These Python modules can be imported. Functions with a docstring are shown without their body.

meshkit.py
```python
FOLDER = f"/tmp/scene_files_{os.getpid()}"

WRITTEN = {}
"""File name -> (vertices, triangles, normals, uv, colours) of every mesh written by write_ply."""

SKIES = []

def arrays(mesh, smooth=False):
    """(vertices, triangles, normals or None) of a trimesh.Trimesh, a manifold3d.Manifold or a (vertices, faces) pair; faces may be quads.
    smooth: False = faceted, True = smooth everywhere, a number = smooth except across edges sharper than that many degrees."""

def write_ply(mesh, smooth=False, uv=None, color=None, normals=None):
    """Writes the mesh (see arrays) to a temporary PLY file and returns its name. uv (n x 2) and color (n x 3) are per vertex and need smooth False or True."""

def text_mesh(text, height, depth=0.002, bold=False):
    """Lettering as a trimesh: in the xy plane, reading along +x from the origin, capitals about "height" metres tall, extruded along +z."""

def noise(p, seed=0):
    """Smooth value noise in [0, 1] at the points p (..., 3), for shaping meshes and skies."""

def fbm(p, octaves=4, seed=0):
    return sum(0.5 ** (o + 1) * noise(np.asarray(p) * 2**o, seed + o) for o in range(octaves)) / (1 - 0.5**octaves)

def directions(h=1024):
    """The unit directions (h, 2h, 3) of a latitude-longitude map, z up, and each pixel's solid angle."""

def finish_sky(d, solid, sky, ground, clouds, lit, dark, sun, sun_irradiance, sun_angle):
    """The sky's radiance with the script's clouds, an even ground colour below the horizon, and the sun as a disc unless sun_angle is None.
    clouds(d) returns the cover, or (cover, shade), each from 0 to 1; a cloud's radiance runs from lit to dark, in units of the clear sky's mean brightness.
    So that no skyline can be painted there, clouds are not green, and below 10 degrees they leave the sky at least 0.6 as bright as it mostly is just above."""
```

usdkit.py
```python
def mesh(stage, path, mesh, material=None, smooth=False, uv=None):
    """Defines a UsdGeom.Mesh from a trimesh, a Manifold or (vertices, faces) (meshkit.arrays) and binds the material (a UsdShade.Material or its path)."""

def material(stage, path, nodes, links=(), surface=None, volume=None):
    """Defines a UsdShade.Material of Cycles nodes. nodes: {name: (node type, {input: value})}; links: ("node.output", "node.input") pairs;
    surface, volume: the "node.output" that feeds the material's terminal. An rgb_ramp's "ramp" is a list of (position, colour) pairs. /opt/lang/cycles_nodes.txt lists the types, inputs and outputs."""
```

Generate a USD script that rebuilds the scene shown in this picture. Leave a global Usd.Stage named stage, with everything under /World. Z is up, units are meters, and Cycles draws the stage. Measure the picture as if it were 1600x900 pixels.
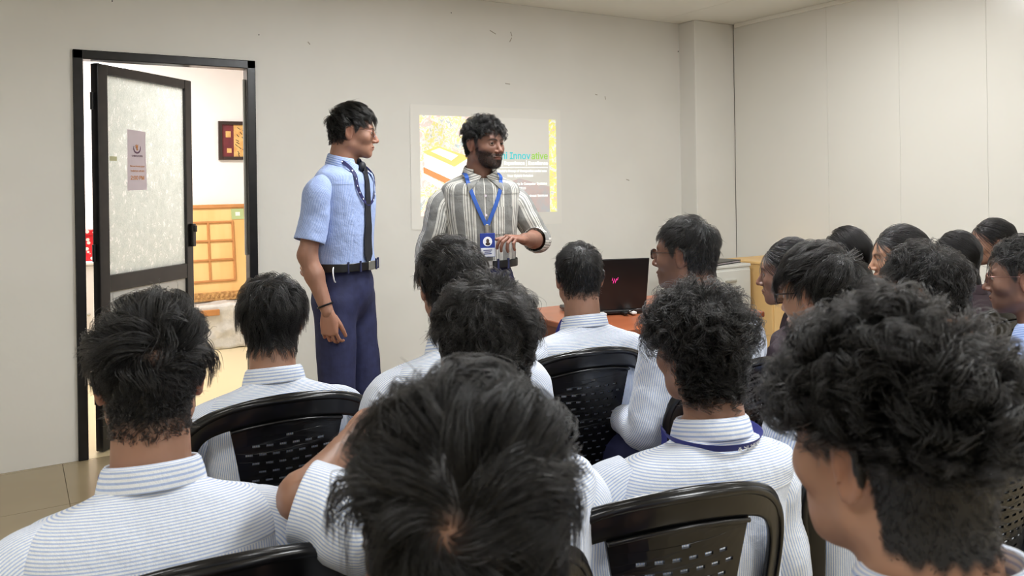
import math, random
import numpy as np, trimesh, manifold3d as m3
from manifold3d import Manifold, CrossSection
from shapely.geometry import Polygon, box as sbox
from pxr import Usd, UsdGeom, UsdLux, UsdShade, Gf, Sdf, Vt
import usdkit, meshkit
stage = Usd.Stage.CreateInMemory()
UsdGeom.SetStageUpAxis(stage, 'Z'); UsdGeom.SetStageMetersPerUnit(stage, 1.0)
UsdGeom.Xform.Define(stage, '/World'); UsdGeom.Scope.Define(stage, '/World/Looks')
PI = math.pi
# ---------------------------------------------------------------- camera
CAM_Z, FOC, CY, YAW, ROLL = 1.38, 1280.0, 288.0, 31.4, 0.85
def setup_camera():
    a, r = math.radians(YAW), math.radians(ROLL)
    F = np.array([math.sin(a), math.cos(a), 0]); R0 = np.array([math.cos(a), -math.sin(a), 0]); U0 = np.array([0, 0, 1.0])
    R = math.cos(r) * R0 - math.sin(r) * U0; U = math.cos(r) * U0 + math.sin(r) * R0
    M = np.eye(4); M[0, :3], M[1, :3], M[2, :3], M[3, :3] = R, U, -F, (0, 0, CAM_Z)
    c = UsdGeom.Camera.Define(stage, '/World/camera')
    c.AddTransformOp().Set(Gf.Matrix4d(*M.ravel().tolist()))
    c.CreateHorizontalApertureAttr(36.0); c.CreateVerticalApertureAttr(36.0 * 9 / 16)
    c.CreateFocalLengthAttr(FOC / 1600 * 36.0)
    c.CreateVerticalApertureOffsetAttr(-(450 - CY) / 1600 * 36.0)
    c.CreateFStopAttr(9.0); c.CreateFocusDistanceAttr(3.0)
    c.CreateClippingRangeAttr(Gf.Vec2f(0.05, 100))
    c.CreateExposureAttr(0.29)
setup_camera()
# ---------------------------------------------------------------- lights (the room's ceiling panels; each stands in its fixture below)
WALL_Y, WALL_X, CEIL_Z = 4.74, 4.84, 2.605
LEFT_X, BACK_Y = -2.2, -3.2
PANEL_LIGHTS = [(x, y, p * (q if y > 2 or x > 0 else .45)) for y, p in ((-1.7, .95), (.65, .95), (2.75, 1.2)) for x, q in ((-0.7, .10), (1.9, 1.5), (3.7, .50))]
PANEL_POWER, BEYOND_POWER = 15.0, 40.0
def rect_light(path, pos, w, h, power, color):
    l = UsdLux.RectLight.Define(stage, path)
    l.AddTranslateOp().Set(Gf.Vec3d(*pos))
    l.CreateWidthAttr(w); l.CreateHeightAttr(h); l.CreateIntensityAttr(power); l.CreateColorAttr(Gf.Vec3f(*color))
    return l
# ---------------------------------------------------------------- helpers
_used = {}
def fresh(parent, name):
    p = f'{parent}/{name}'
    n = _used.get(p, 0); _used[p] = n + 1
    return p if n == 0 else f'{p}_{n:03d}'
def pathof(parent):
    return '/World' if parent is None else (parent if isinstance(parent, str) else str(parent.GetPath()))
def obj(name, mesh, mat, parent=None, smooth=False, uv=None, tint=None):
    path = fresh(pathof(parent), name)
    m = usdkit.mesh(stage, path, mesh, mat, smooth, uv)
    if tint is not None:
        UsdGeom.PrimvarsAPI(m).CreatePrimvar('tint', Sdf.ValueTypeNames.Color3fArray, 'vertex').Set(Vt.Vec3fArray.FromNumpy(np.asarray(tint, np.float32)))
    return m.GetPrim()
def thing(name, label, cat, loc=(0, 0, 0), rotz=0.0, group=None, kind=None):
    x = UsdGeom.Xform.Define(stage, fresh('/World', name))
    x.AddTranslateOp().Set(Gf.Vec3d(*map(float, loc))); x.AddRotateZOp().Set(float(rotz))
    return tag(x.GetPrim(), label, cat, group, kind)
def tag(o, label=None, cat=None, group=None, kind=None):
    for k, v in (('label', label), ('category', cat), ('group', group), ('kind', kind)):
        if v: o.SetCustomDataByKey(k, v)
    return o
def struct(name, mesh, mat, parent=None, smooth=False, label=None):
    o = obj(name, mesh, mat, parent, smooth)
    return tag(o, label=label, kind='structure') if parent is None else o
def arr(m):
    if hasattr(m, 'to_mesh'):
        q = m.to_mesh(); return np.array(q.vert_properties[:, :3], float), np.array(q.tri_verts, int)
    if isinstance(m, tuple):
        v, f = np.asarray(m[0], float), np.asarray(m[1], int)
        if f.shape[1] == 4: f = np.vstack([f[:, [0, 1, 2]], f[:, [0, 2, 3]]])
        return v, f
    return np.array(m.vertices), np.array(m.faces)
def join(*ms):
    V, F, n = [], [], 0
    for m in ms:
        v, f = arr(m); V.append(v); F.append(f + n); n += len(v)
    return np.vstack(V), np.vstack(F)
def bx(lo, hi):
    m = trimesh.creation.box(np.subtract(hi, lo)); m.apply_translation((np.add(lo, hi)) / 2); return m
def rbox(lo, hi, r=0.004, seg=8):
    lo, hi = np.array(lo, float), np.array(hi, float)
    r = min(r, (hi - lo).min() / 2 * 0.98)
    s = Manifold.sphere(r, seg)
    return Manifold.batch_hull([s.translate([x, y, z]) for x in (lo[0] + r, hi[0] - r) for y in (lo[1] + r, hi[1] - r) for z in (lo[2] + r, hi[2] - r)])
def prism(poly, h, z=0.0):
    m = trimesh.creation.extrude_polygon(poly, h, engine='earcut'); m.apply_translation((0, 0, z)); return m
def xf(m, M):
    v, f = arr(m); M = np.asarray(M, float)
    return v @ M[:3, :3].T + M[:3, 3], f
def rot(axis, deg, at=(0, 0, 0)):
    return trimesh.transformations.rotation_matrix(math.radians(deg), axis, at)
def tr(x, y, z):
    return trimesh.transformations.translation_matrix((x, y, z))
def unit(v):
    v = np.asarray(v, float); return v / (np.linalg.norm(v, axis=-1, keepdims=True) + 1e-12)
def spline(pts, n):
    """n points of a Catmull-Rom curve through pts, evenly spread."""
    p = np.asarray(pts, float)
    if len(p) == 2: return p[0] + np.linspace(0, 1, n)[:, None] * (p[1] - p[0])
    from scipy.interpolate import CubicSpline
    t = np.r_[0, np.cumsum(np.linalg.norm(np.diff(p[:, :3], axis=0), axis=1) ** 0.5 + 1e-9)]
    return CubicSpline(t, p, bc_type='natural')(np.linspace(0, t[-1], n))
def loft(centers, ru, rv, sides=24, up=(0, 0, 1), power=2.0, caps=True, frames=None):
    """A tube along centers with half-widths ru, rv per ring (u = across, v = up-ish). Returns vertices, faces, angle and length per vertex."""
    c = np.asarray(centers, float); n = len(c)
    t = unit(np.gradient(c, axis=0))
    if frames is None:
        up = np.broadcast_to(np.asarray(up, float), t.shape)
        u = unit(np.cross(t, up)); v = np.cross(u, t)
    else: u, v = frames
    a = np.arange(sides) / sides * 2 * PI
    ca, sa = np.cos(a), np.sin(a)
    ca, sa = np.sign(ca) * np.abs(ca) ** (2 / power), np.sign(sa) * np.abs(sa) ** (2 / power)
    ru, rv = np.broadcast_to(ru, (n,)), np.broadcast_to(rv, (n,))
    V = c[:, None] + ru[:, None, None] * ca[None, :, None] * u[:, None] + rv[:, None, None] * sa[None, :, None] * v[:, None]
    i, j = np.meshgrid(np.arange(n - 1), np.arange(sides), indexing='ij')
    q = np.stack([i * sides + j, i * sides + (j + 1) % sides, (i + 1) * sides + (j + 1) % sides, (i + 1) * sides + j], -1).reshape(-1, 4)[:, ::-1]
    F = np.vstack([q[:, [0, 1, 2]], q[:, [0, 2, 3]]])
    V = V.reshape(-1, 3)
    if caps:
        k = len(V); V = np.vstack([V, c[0], c[-1]]); j = np.arange(sides); j2 = (j + 1) % sides
        F = np.vstack([F, np.stack([np.full(sides, k), j, j2], 1), np.stack([np.full(sides, k + 1), (n - 1) * sides + j2, (n - 1) * sides + j], 1)])
    return V, F
def tube(pts, r, sides=8, n=None):
    p = np.asarray(pts, float)
    if n: p = spline(p, n)
    t = unit(np.gradient(p, axis=0))
    u = np.cross(t[0], [0, 0, 1.0] if abs(t[0, 2]) < 0.9 else [1.0, 0, 0]); U = []
    for k in range(len(p)):
        u = unit(u - t[k] * np.dot(u, t[k])); U.append(u)
    U = np.array(U)
    return loft(p, r, r, sides, frames=(U, np.cross(U, t)))
def ribbon(pts, width_dirs, w, th):
    """A flat band of thickness th along pts; width_dirs = unit vectors across it."""
    p = np.asarray(pts, float); d = unit(np.broadcast_to(width_dirs, p.shape))
    t = unit(np.gradient(p, axis=0)); d = unit(d - t * (d * t).sum(1, keepdims=True)); nrm = np.cross(t, d)
    return loft(p, w / 2, th / 2, 8, frames=(d, nrm), power=6.0)
# ---------------------------------------------------------------- materials
L = '/World/Looks/'
def mat(name, nodes, links=(), surface='p.BSDF', volume=None):
    return usdkit.material(stage, L + name, nodes, links, surface, volume)
def plain(name, color, rough=0.5, **k):
    return mat(name, {'p': ('principled_bsdf', {'base_color': color, 'roughness': rough, **k})})
def s2l(*c):
    return tuple((x / 255 / 12.92 if x / 255 <= 0.04045 else ((x / 255 + 0.055) / 1.055) ** 2.4) for x in c)
def noisy(name, c1, c2, scale, rough=0.5, bump=0.0, bscale=None, detail=4, stretch=(1, 1, 1), **k):
    """Two tones mixed by object-space noise, with fine relief."""
    n = {'tc': ('texture_coordinate', {}), 'mp': ('mapping', {'scale': stretch}), 'n': ('noise_texture', {'scale': scale, 'detail': detail}),
         'r': ('rgb_ramp', {'ramp': [(0.3, c1), (0.7, c2)]}), 'p': ('principled_bsdf', {'roughness': rough, **k})}
    l = [('tc.object', 'mp.vector'), ('mp.vector', 'n.vector'), ('n.fac', 'r.fac'), ('r.color', 'p.base_color')]
    if bump:
        n['n2'] = ('noise_texture', {'scale': bscale or scale * 4, 'detail': 3}); n['b'] = ('bump', {'strength': bump, 'distance': 0.01})
        l += [('tc.object', 'n2.vector'), ('n2.fac', 'b.height'), ('b.normal', 'p.normal')]
    return mat(name, n, l)
# ================================================================ the room
M_wall = noisy('wall_paint', s2l(224, 222, 215), s2l(230, 228, 222), 1.6, 0.55, 0.12, 14)
M_wall_r = noisy('wall_laminate', s2l(228, 226, 218), s2l(233, 231, 224), 0.7, 0.22, 0.03, 3)
M_ceil = noisy('ceiling_board', s2l(238, 236, 227), s2l(243, 241, 233), 0.8, 0.8, 0.05, 20)
M_tile = noisy('floor_tile', s2l(156, 140, 110), s2l(168, 153, 124), 1.3, 0.22, 0.02, 3)
M_grout = plain('tile_grout', s2l(120, 106, 84), 0.8)
M_black_metal = noisy('black_aluminium', (0.006, 0.006, 0.007), (0.012, 0.012, 0.013), 20, 0.28)
M_beyond = plain('beyond_paint', s2l(240, 236, 234), 0.6)
M_beyond_floor = plain('beyond_floor', s2l(214, 198, 160), 0.35)
M_scuff = plain('scuff_grey', s2l(178, 171, 159), 0.9)
M_nail = plain('nail_dark', (0.01, 0.01, 0.01), 0.5)
DX0, DX1, DZ = 0.272, 1.188, 2.103
T = 0.12
def build_room():
    w = join(bx((LEFT_X, WALL_Y, 0), (DX0, WALL_Y + T, CEIL_Z)), bx((DX1, WALL_Y, 0), (WALL_X + .2, WALL_Y + T, CEIL_Z)), bx((DX0, WALL_Y, DZ), (DX1, WALL_Y + T, CEIL_Z)))
    wf = struct('wall_front', w, M_wall)
    rng = np.random.default_rng(3)
    for (x, z, s) in ((0.46, 2.37, .0045), (1.215, 2.255, .0045), (2.45, 2.50, .004), (4.42, 2.39, .006)):   # nail holes
        obj('nail_hole', xf(Manifold.cylinder(.003, s, s * .6, 10), tr(x, WALL_Y + .001, z) @ rot((1, 0, 0), 90)), M_nail, wf)
    for (x, z, l, a) in ((2.76, 2.40, .05, 25), (2.90, 2.36, .035, -60), (2.905, 2.40, .03, 70), (2.87, 2.06, .04, 5), (1.505, 2.23, .02, 50), (3.62, 2.02, .02, 10), (3.70, 2.0, .025, 80), (1.62, 1.3, .03, 20), (3.9, 1.4, .03, 15)):
        s = xf(rbox((-l / 2, -.0006, -.0035), (l / 2, .0006, .0035), .0005), tr(x, WALL_Y - .0005, z) @ rot((0, 1, 0), a))
        obj('scuff', s, M_scuff, wf)
    struct('pillar', rbox((4.43, WALL_Y - .17, 0), (WALL_X + .006, WALL_Y + .01, CEIL_Z), .006), M_wall)
    # the right wall: laminate panels with open joints on a backing
    wr = struct('wall_right', bx((WALL_X + .012, BACK_Y, 0), (WALL_X + .15, WALL_Y, CEIL_Z)), plain('wall_backing', s2l(150, 146, 138), .8))
    ys = [WALL_Y - .172 - .004, 3.71, 3.17, 2.62, 2.17, 1.52, .3, -.92, -2.14, BACK_Y]
    for a, b in zip(ys[:-1], ys[1:]):
        obj('wall_panel', rbox((WALL_X, b + .0005, 0.002), (WALL_X + .012, a - .0005, CEIL_Z - .002), .0012), M_wall_r, wr)
    struct('trim_1', rbox((WALL_X - .022, BACK_Y, CEIL_Z - .03), (WALL_X, WALL_Y - .2, CEIL_Z), .004), M_ceil, label='slim ceiling trim along the top of the right wall')
    struct('wall_left', bx((LEFT_X - T, BACK_Y, 0), (LEFT_X, WALL_Y + T, CEIL_Z)), M_wall)
    struct('wall_back', bx((LEFT_X - T, BACK_Y - T, 0), (WALL_X + .2, BACK_Y, CEIL_Z)), M_wall)
    # ceiling boards
    c = struct('ceiling', bx((LEFT_X - T, BACK_Y - T, CEIL_Z + .012), (WALL_X + .2, WALL_Y + T, CEIL_Z + .08)), plain('ceiling_backing', s2l(120, 114, 100), .9))
    xs = [LEFT_X, -.93, .29, 1.51, 2.99, 4.2, WALL_X + .02]; ys = [BACK_Y, -1.9, .54, 2.98, WALL_Y]
    for i in range(len(xs) - 1):
        for j in range(len(ys) - 1):
            obj('ceiling_board', bx((xs[i] + .0015, ys[j] + .0015, CEIL_Z), (xs[i + 1] - .0015, ys[j + 1] - .0015, CEIL_Z + .012)), M_ceil, c)
    # floor tiles
    f = struct('floor', bx((LEFT_X - T, BACK_Y - T, -.1), (WALL_X + .2, WALL_Y + .002, -.003)), M_grout)
    s = .6
    for x in np.arange(LEFT_X, WALL_X, s):
        for y in np.arange(WALL_Y - .03 - s * 13, WALL_Y, s):
            x1, y0, y1 = min(x + s, WALL_X), max(y, BACK_Y), min(y + s, WALL_Y)
            if y1 - y0 > .01: obj('floor_tile', bx((x + .0015, y0 + .0015, -.012), (x1 - .0015, y1 - .0015, 0)), M_tile, f)
    # the room beyond the door
    X0, X1, Y1, H = -1.6, 2.6, 7.7, 2.7
    struct('wall_beyond_far', bx((X0 - T, Y1, 0), (X1 + T, Y1 + T, H)), M_beyond)
    struct('wall_beyond_left', bx((X0 - T, WALL_Y + T, 0), (X0, Y1, H)), M_beyond)
    struct('wall_beyond_right', bx((X1, WALL_Y + T, 0), (X1 + T, Y1, H)), M_beyond)
    struct('floor_beyond', bx((X0 - T, WALL_Y + .002, -.1), (X1 + T, Y1 + T, 0)), M_beyond_floor)
    struct('ceiling_beyond', bx((X0 - T, WALL_Y + T, H), (X1 + T, Y1 + T, H + .1)), M_beyond)
build_room()
def ceiling_lamp(x, y, z, w, power, color, label, grp):
    t = thing('ceiling_light', label, 'ceiling light', (x, y, z), 0, grp)
    fr = m3.Manifold.cube([w + .05, w + .05, .012], True) - m3.Manifold.cube([w, w, .05], True)
    obj('frame', fr.translate([0, 0, -.006]), M_lampframe, t)
    obj('diffuser', Manifold.cube([w, w, .004], True).translate([0, 0, -.002]), M_lampdiff, t)
    rect_light(str(t.GetPath()) + '/lamp', (0, 0, -.008), w, w, power, color)
M_lampframe = plain('lamp_frame', (.8, .8, .8), .4)
M_lampdiff = mat('lamp_diffuser', {'p': ('principled_bsdf', {'base_color': (.9, .9, .9), 'emission_color': (1, .97, .92), 'emission_strength': 6.0})})
for (x, y, p) in PANEL_LIGHTS:
    ceiling_lamp(x, y, CEIL_Z - .001, .6, PANEL_POWER * p, (.965, 1, 1.03), f'square white LED ceiling panel, {dict(zip((-.7, 1.9, 3.7), ("left", "middle", "right")))[x]} one of the {dict(zip((-1.7, .65, 2.75), ("rear", "middle", "front")))[y]} row', 'ceiling panels above the audience')
ceiling_lamp(.5, 6.3, 2.699, .7, BEYOND_POWER, (1, .955, .94), 'bright square ceiling light in the room behind the door', None)
# ---------------------------------------------------------------- door
M_frost = mat('patterned_glass', {
    'tc': ('texture_coordinate', {}), 'v': ('voronoi_texture', {'scale': 30, 'feature': 'f1'}), 'mp': ('mapping', {'scale': (1.0, 1, .62), 'rotation': (0, .6, 0)}),
    'n': ('noise_texture', {'scale': 30, 'detail': 2, 'distortion': 2.5}), 'm': ('mix_vector', {'fac': .06}),
    'r': ('rgb_ramp', {'ramp': [(0.0, (.97, .97, .97)), (.22, (.95, .96, .95)), (.34, (.70, .73, .71)), (.55, (.80, .83, .81)), (.75, (.66, .70, .68)), (1, (.95, .95, .94))]}),
    'b': ('bump', {'strength': .9, 'distance': .006}), 't': ('translucent_bsdf', {}), 'p': ('principled_bsdf', {'roughness': .18}), 'x': ('mix_closure', {'fac': .30})},
    [('tc.object', 'mp.vector'), ('mp.vector', 'n.vector'), ('mp.vector', 'm.a'), ('n.color', 'm.b'), ('m.result', 'v.vector'), ('v.distance', 'r.fac'), ('v.distance', 'b.height'),
     ('r.color', 't.color'), ('r.color', 'p.base_color'), ('b.normal', 'p.normal'), ('t.BSDF', 'x.closure1'), ('p.BSDF', 'x.closure2')], 'x.closure')
M_doorpanel = plain('door_panel_grey', s2l(196, 197, 194), .35)
M_paper = mat('paper_lilac', {'t': ('translucent_bsdf', {'color': s2l(206, 194, 204)}), 'd': ('diffuse_bsdf', {'color': s2l(238, 228, 235)}), 'x': ('mix_closure', {'fac': .72})}, [('t.BSDF', 'x.closure1'), ('d.BSDF', 'x.closure2')], 'x.closure')
M_ink_o = plain('ink_orange', s2l(214, 150, 96), .8)
M_ink_p = plain('ink_plum', s2l(120, 92, 110), .8)
M_tape = plain('tape_yellow', s2l(198, 198, 160), .7)
def text_on(parent, text, height, pos, rotm, mat_, center=True, bold=False, depth=.0006, name='lettering'):
    """Flat lettering: the text's x runs along rotm's first column, its up along the second."""
    m = meshkit.text_mesh(text, height, depth, bold)
    v, f = arr(m)
    if center: v[:, 0] -= (v[:, 0].min() + v[:, 0].max()) / 2
    M = np.eye(4); M[:3, :3] = np.stack(rotm, 1); M[:3, 3] = pos
    return obj(name, xf((v, f), M), mat_, parent)
def build_door():
    t = thing('door_1', 'black aluminium door frame set in the front wall', 'door frame', (0, WALL_Y, 0), 0, None, 'structure')
    w, y0, y1 = .047, -.018, .075
    for x in (DX0, DX1 - w): obj('jamb', rbox((x, y0, 0), (x + w, y1, DZ), .004), M_black_metal, t)
    hd = rbox((DX0, y0, DZ - w), (DX1, y1, DZ), .004)
    obj('head', hd, M_black_metal, t)
    obj('keep', rbox((DX1 - w - .012, .03, 1.0), (DX1 - w, .05, 2.0), .002), plain('jamb_lining', s2l(190, 190, 186), .4), t)
    # leaf: hung on the left jamb, swung 45 degrees into the room beyond
    W, H, st = .80, DZ - w - .012, .062
    d = thing('door', 'black framed door with patterned frosted glass, standing half open', 'door', (.375, WALL_Y + .075, .006), 45)
    obj('stile', rbox((0, -.022, 0), (st + .012, .022, H), .004), M_black_metal, d)
    obj('stile', rbox((W - st, -.022, 0), (W, .022, H), .004), M_black_metal, d)
    obj('rail', rbox((st, -.021, H - .055), (W - st, .021, H), .004), M_black_metal, d)
    obj('rail', rbox((st, -.021, .83), (W - st, .021, .92), .004), M_black_metal, d)
    obj('rail', rbox((st, -.021, 0), (W - st, .021, .12), .004), M_black_metal, d)
    g = obj('glass', bx((st, -.004, .915), (W - st, .004, H - .05)), M_frost, d); tag(g, 'frosted glass with a pattern of small leaves')
    obj('lower_panel', bx((st, -.005, .115), (W - st, .005, .835)), M_doorpanel, d)
    h = obj('latch', rbox((W - .035, -.045, 1.02), (W - .004, -.02, 1.16), .005), M_black_metal, d)
    obj('latch_knob', rbox((W - .03, -.06, 1.11), (W - .012, -.044, 1.15), .004), M_black_metal, h)
    for z in (.25, 1.0, 1.8): obj('hinge', xf(Manifold.cylinder(.09, .009, .009, 12), tr(-.006, .01, z)), M_black_metal, d)
    return d
M_picture_frame = plain('picture_frame_dark', s2l(48, 34, 30), .35)
def build_notice():
    # the sheet is taped on the glass: same turn as the leaf
    a = math.radians(45); ex = np.array([math.cos(a), math.sin(a), 0]); ez = np.array([0, 0, 1.0]); en = np.cross(ex, ez)
    o = np.array([.375, WALL_Y + .075, .006])
    at = lambda x, z, d=.0: o + ex * x + ez * z + en * (.0048 + d)
    R = (ex, ez, en)
    t = thing('paper_notice', 'lilac paper notice with an orange emblem taped on the door glass', 'notice')
    n = 14; V = []
    rng = np.random.default_rng(5)
    cx, cz, w, h = .315, 1.54, .155, .335
    grid = [(i / n, j / n) for j in range(n + 1) for i in range(n + 1)]
    for u, v in grid:
        dx = .006 * math.sin(5 * v + 1) * (u - .3); V.append(at(cx + (u - .5) * w + dx, cz + (v - .5) * h + .008 * (.5 - u) * (v - .2), .001 + .002 * meshkit.noise([u * 4, v * 6, 0])))
    F = [(j * (n + 1) + i, j * (n + 1) + i + 1, (j + 1) * (n + 1) + i + 1, (j + 1) * (n + 1) + i) for j in range(n) for i in range(n)]
    V = np.array(V); k = len(V); F = np.array(F)
    obj('sheet', (np.vstack([V, V - en * .0006]), np.vstack([F, F[:, ::-1] + k])), M_paper, t)
    # emblem: a cupped ring with a sprig in it
    cup = Manifold.cylinder(.0008, .030, .030, 32, True) - Manifold.cylinder(.01, .026, .026, 32, True).translate([0, .005, 0])
    cup = cup - Manifold.cube([.1, .1, .1], True).translate([0, .062, 0])
    P = np.eye(4); P[:3, :3] = np.stack(R, 1); P[:3, 3] = at(cx, cz + .068, .004)
    em = obj('emblem', xf(cup, P), M_ink_p, t)
    leaf = Manifold.batch_hull([Manifold.cylinder(.0008, .001, .001, 8, True).translate([0, y, 0]) if e else Manifold.cylinder(.0008, .005, .005, 10, True).translate([0, y, 0]) for y, e in ((0, 1), (.018, 0), (.034, 1))])
    for ang in (-42, -14, 14): obj('emblem_leaf', xf(leaf, P @ rot((0, 0, 1), -ang - 5) @ tr(0, -.012, 0)), M_ink_o, em)
    text_on(t, 'CHREATIONS', .010, at(cx, cz + .020, .004), R, M_ink_p)
    text_on(t, 'Please leave your', .0105, at(cx, cz - .038, .004), R, M_ink_o)
    text_on(t, 'footwear outside', .0105, at(cx, cz - .064, .004), R, M_ink_o)
    text_on(t, '2:00 PM', .021, at(cx, cz - .108, .004), R, M_ink_o, bold=True)
    tp = obj('tape_strip', xf(rbox((-.028, -.012, 0), (.028, .012, .0012), .0005), (lambda Q: Q)(np.block([[np.stack(R, 1), at(.128, 1.545)[:, None]], [np.zeros((1, 3)), np.ones((1, 1))]]))), M_tape)
    tag(tp, 'small yellowish paper tape strip on the frosted door glass', 'tape')
build_door(); build_notice()
# ================================================================ people: shared geometry
def e_(p, c, r):
    q = (p - np.asarray(c)) / np.asarray(r); k = np.linalg.norm(q, axis=-1); g = np.linalg.norm(q / np.asarray(r), axis=-1)
    return k * (k - 1) / np.maximum(g, 1e-9)
def c_(p, a, b, ra, rb=None):
    rb = ra if rb is None else rb
    a, b = np.asarray(a, float), np.asarray(b, float); d = b - a
    h = np.clip(((p - a) @ d) / max(d @ d, 1e-12), 0, 1)
    return np.linalg.norm(p - a - h[..., None] * d, axis=-1) - (ra + (rb - ra) * h)
def smin(a, b, k):
    h = np.clip(.5 + .5 * (b - a) / k, 0, 1); return b + (a - b) * h - k * h * (1 - h)
def smax(a, b, k): return -smin(-a, -b, k)
def surface_nets(fn, lo, hi, h):
    """The zero surface of fn as a mesh (naive surface nets)."""
    lo, hi = np.asarray(lo, float), np.asarray(hi, float)
    n = np.ceil((hi - lo) / h).astype(int) + 1
    g = np.stack(np.meshgrid(*[lo[k] + h * np.arange(n[k]) for k in range(3)], indexing='ij'), -1)
    d = fn(g.reshape(-1, 3)).reshape(n)
    ins = d < 0
    cell = tuple(x - 1 for x in n)
    acc, cnt = np.zeros(cell + (3,)), np.zeros(cell)
    idx = np.stack(np.meshgrid(*[np.arange(k) for k in cell], indexing='ij'), -1)
    offs = [(i, j, k) for i in (0, 1) for j in (0, 1) for k in (0, 1)]
    sl = lambda o: tuple(slice(o[k], o[k] + cell[k]) for k in range(3))
    for ax in range(3):
        for o in offs:
            if o[ax]: continue
            o2 = list(o); o2[ax] = 1
            a, b = d[sl(o)], d[sl(o2)]; cross = (a < 0) != (b < 0)
            t = np.where(cross, a / np.where(cross, a - b, 1), 0)
            pt = np.zeros(cell + (3,)); pt[...] = np.array(o, float); pt[..., ax] = t
            acc += np.where(cross[..., None], pt, 0); cnt += cross
    live = cnt > 0
    vid = np.full(cell, -1); vid[live] = np.arange(live.sum())
    V = (idx[live] + acc[live] / cnt[live][:, None]) * h + lo
    F = []
    for ax in range(3):
        b, c = (ax + 1) % 3, (ax + 2) % 3
        s0 = [slice(1, n[k] - 1) for k in range(3)]; s0[ax] = slice(0, n[ax] - 1)
        s1 = list(s0); s1[ax] = slice(1, n[ax])
        a0, a1 = ins[tuple(s0)], ins[tuple(s1)]
        w = np.argwhere(a0 != a1)
        if not len(w): continue
        flip = a0[tuple(w.T)]
        st = np.array([s0[k].start for k in range(3)]); w = w + st
        def at_(db, dc):
            q = w.copy(); q[:, b] -= db; q[:, c] -= dc; return vid[tuple(q.T)]
        q = np.stack([at_(1, 1), at_(0, 1), at_(0, 0), at_(1, 0)], 1)
        q[~flip] = q[~flip][:, ::-1]
        F.append(q)
    Q = np.vstack(F); Q = Q[(Q >= 0).all(1)]
    return V, np.vstack([Q[:, [0, 1, 2]], Q[:, [0, 2, 3]]])
EYE = np.array([.0315, .0765, -.012])
def skull(p):
    """The simple outer head that hair lies on: cranium, nape, neck."""
    d = e_(p, (0, -.010, .012), (.077, .097, .100))
    d = smin(d, e_(p, (0, .030, -.045), (.066, .062, .085)), .03)
    return smin(d, c_(p, (0, -.028, -.05), (0, -.048, -.20), .058, .064), .03)
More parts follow.
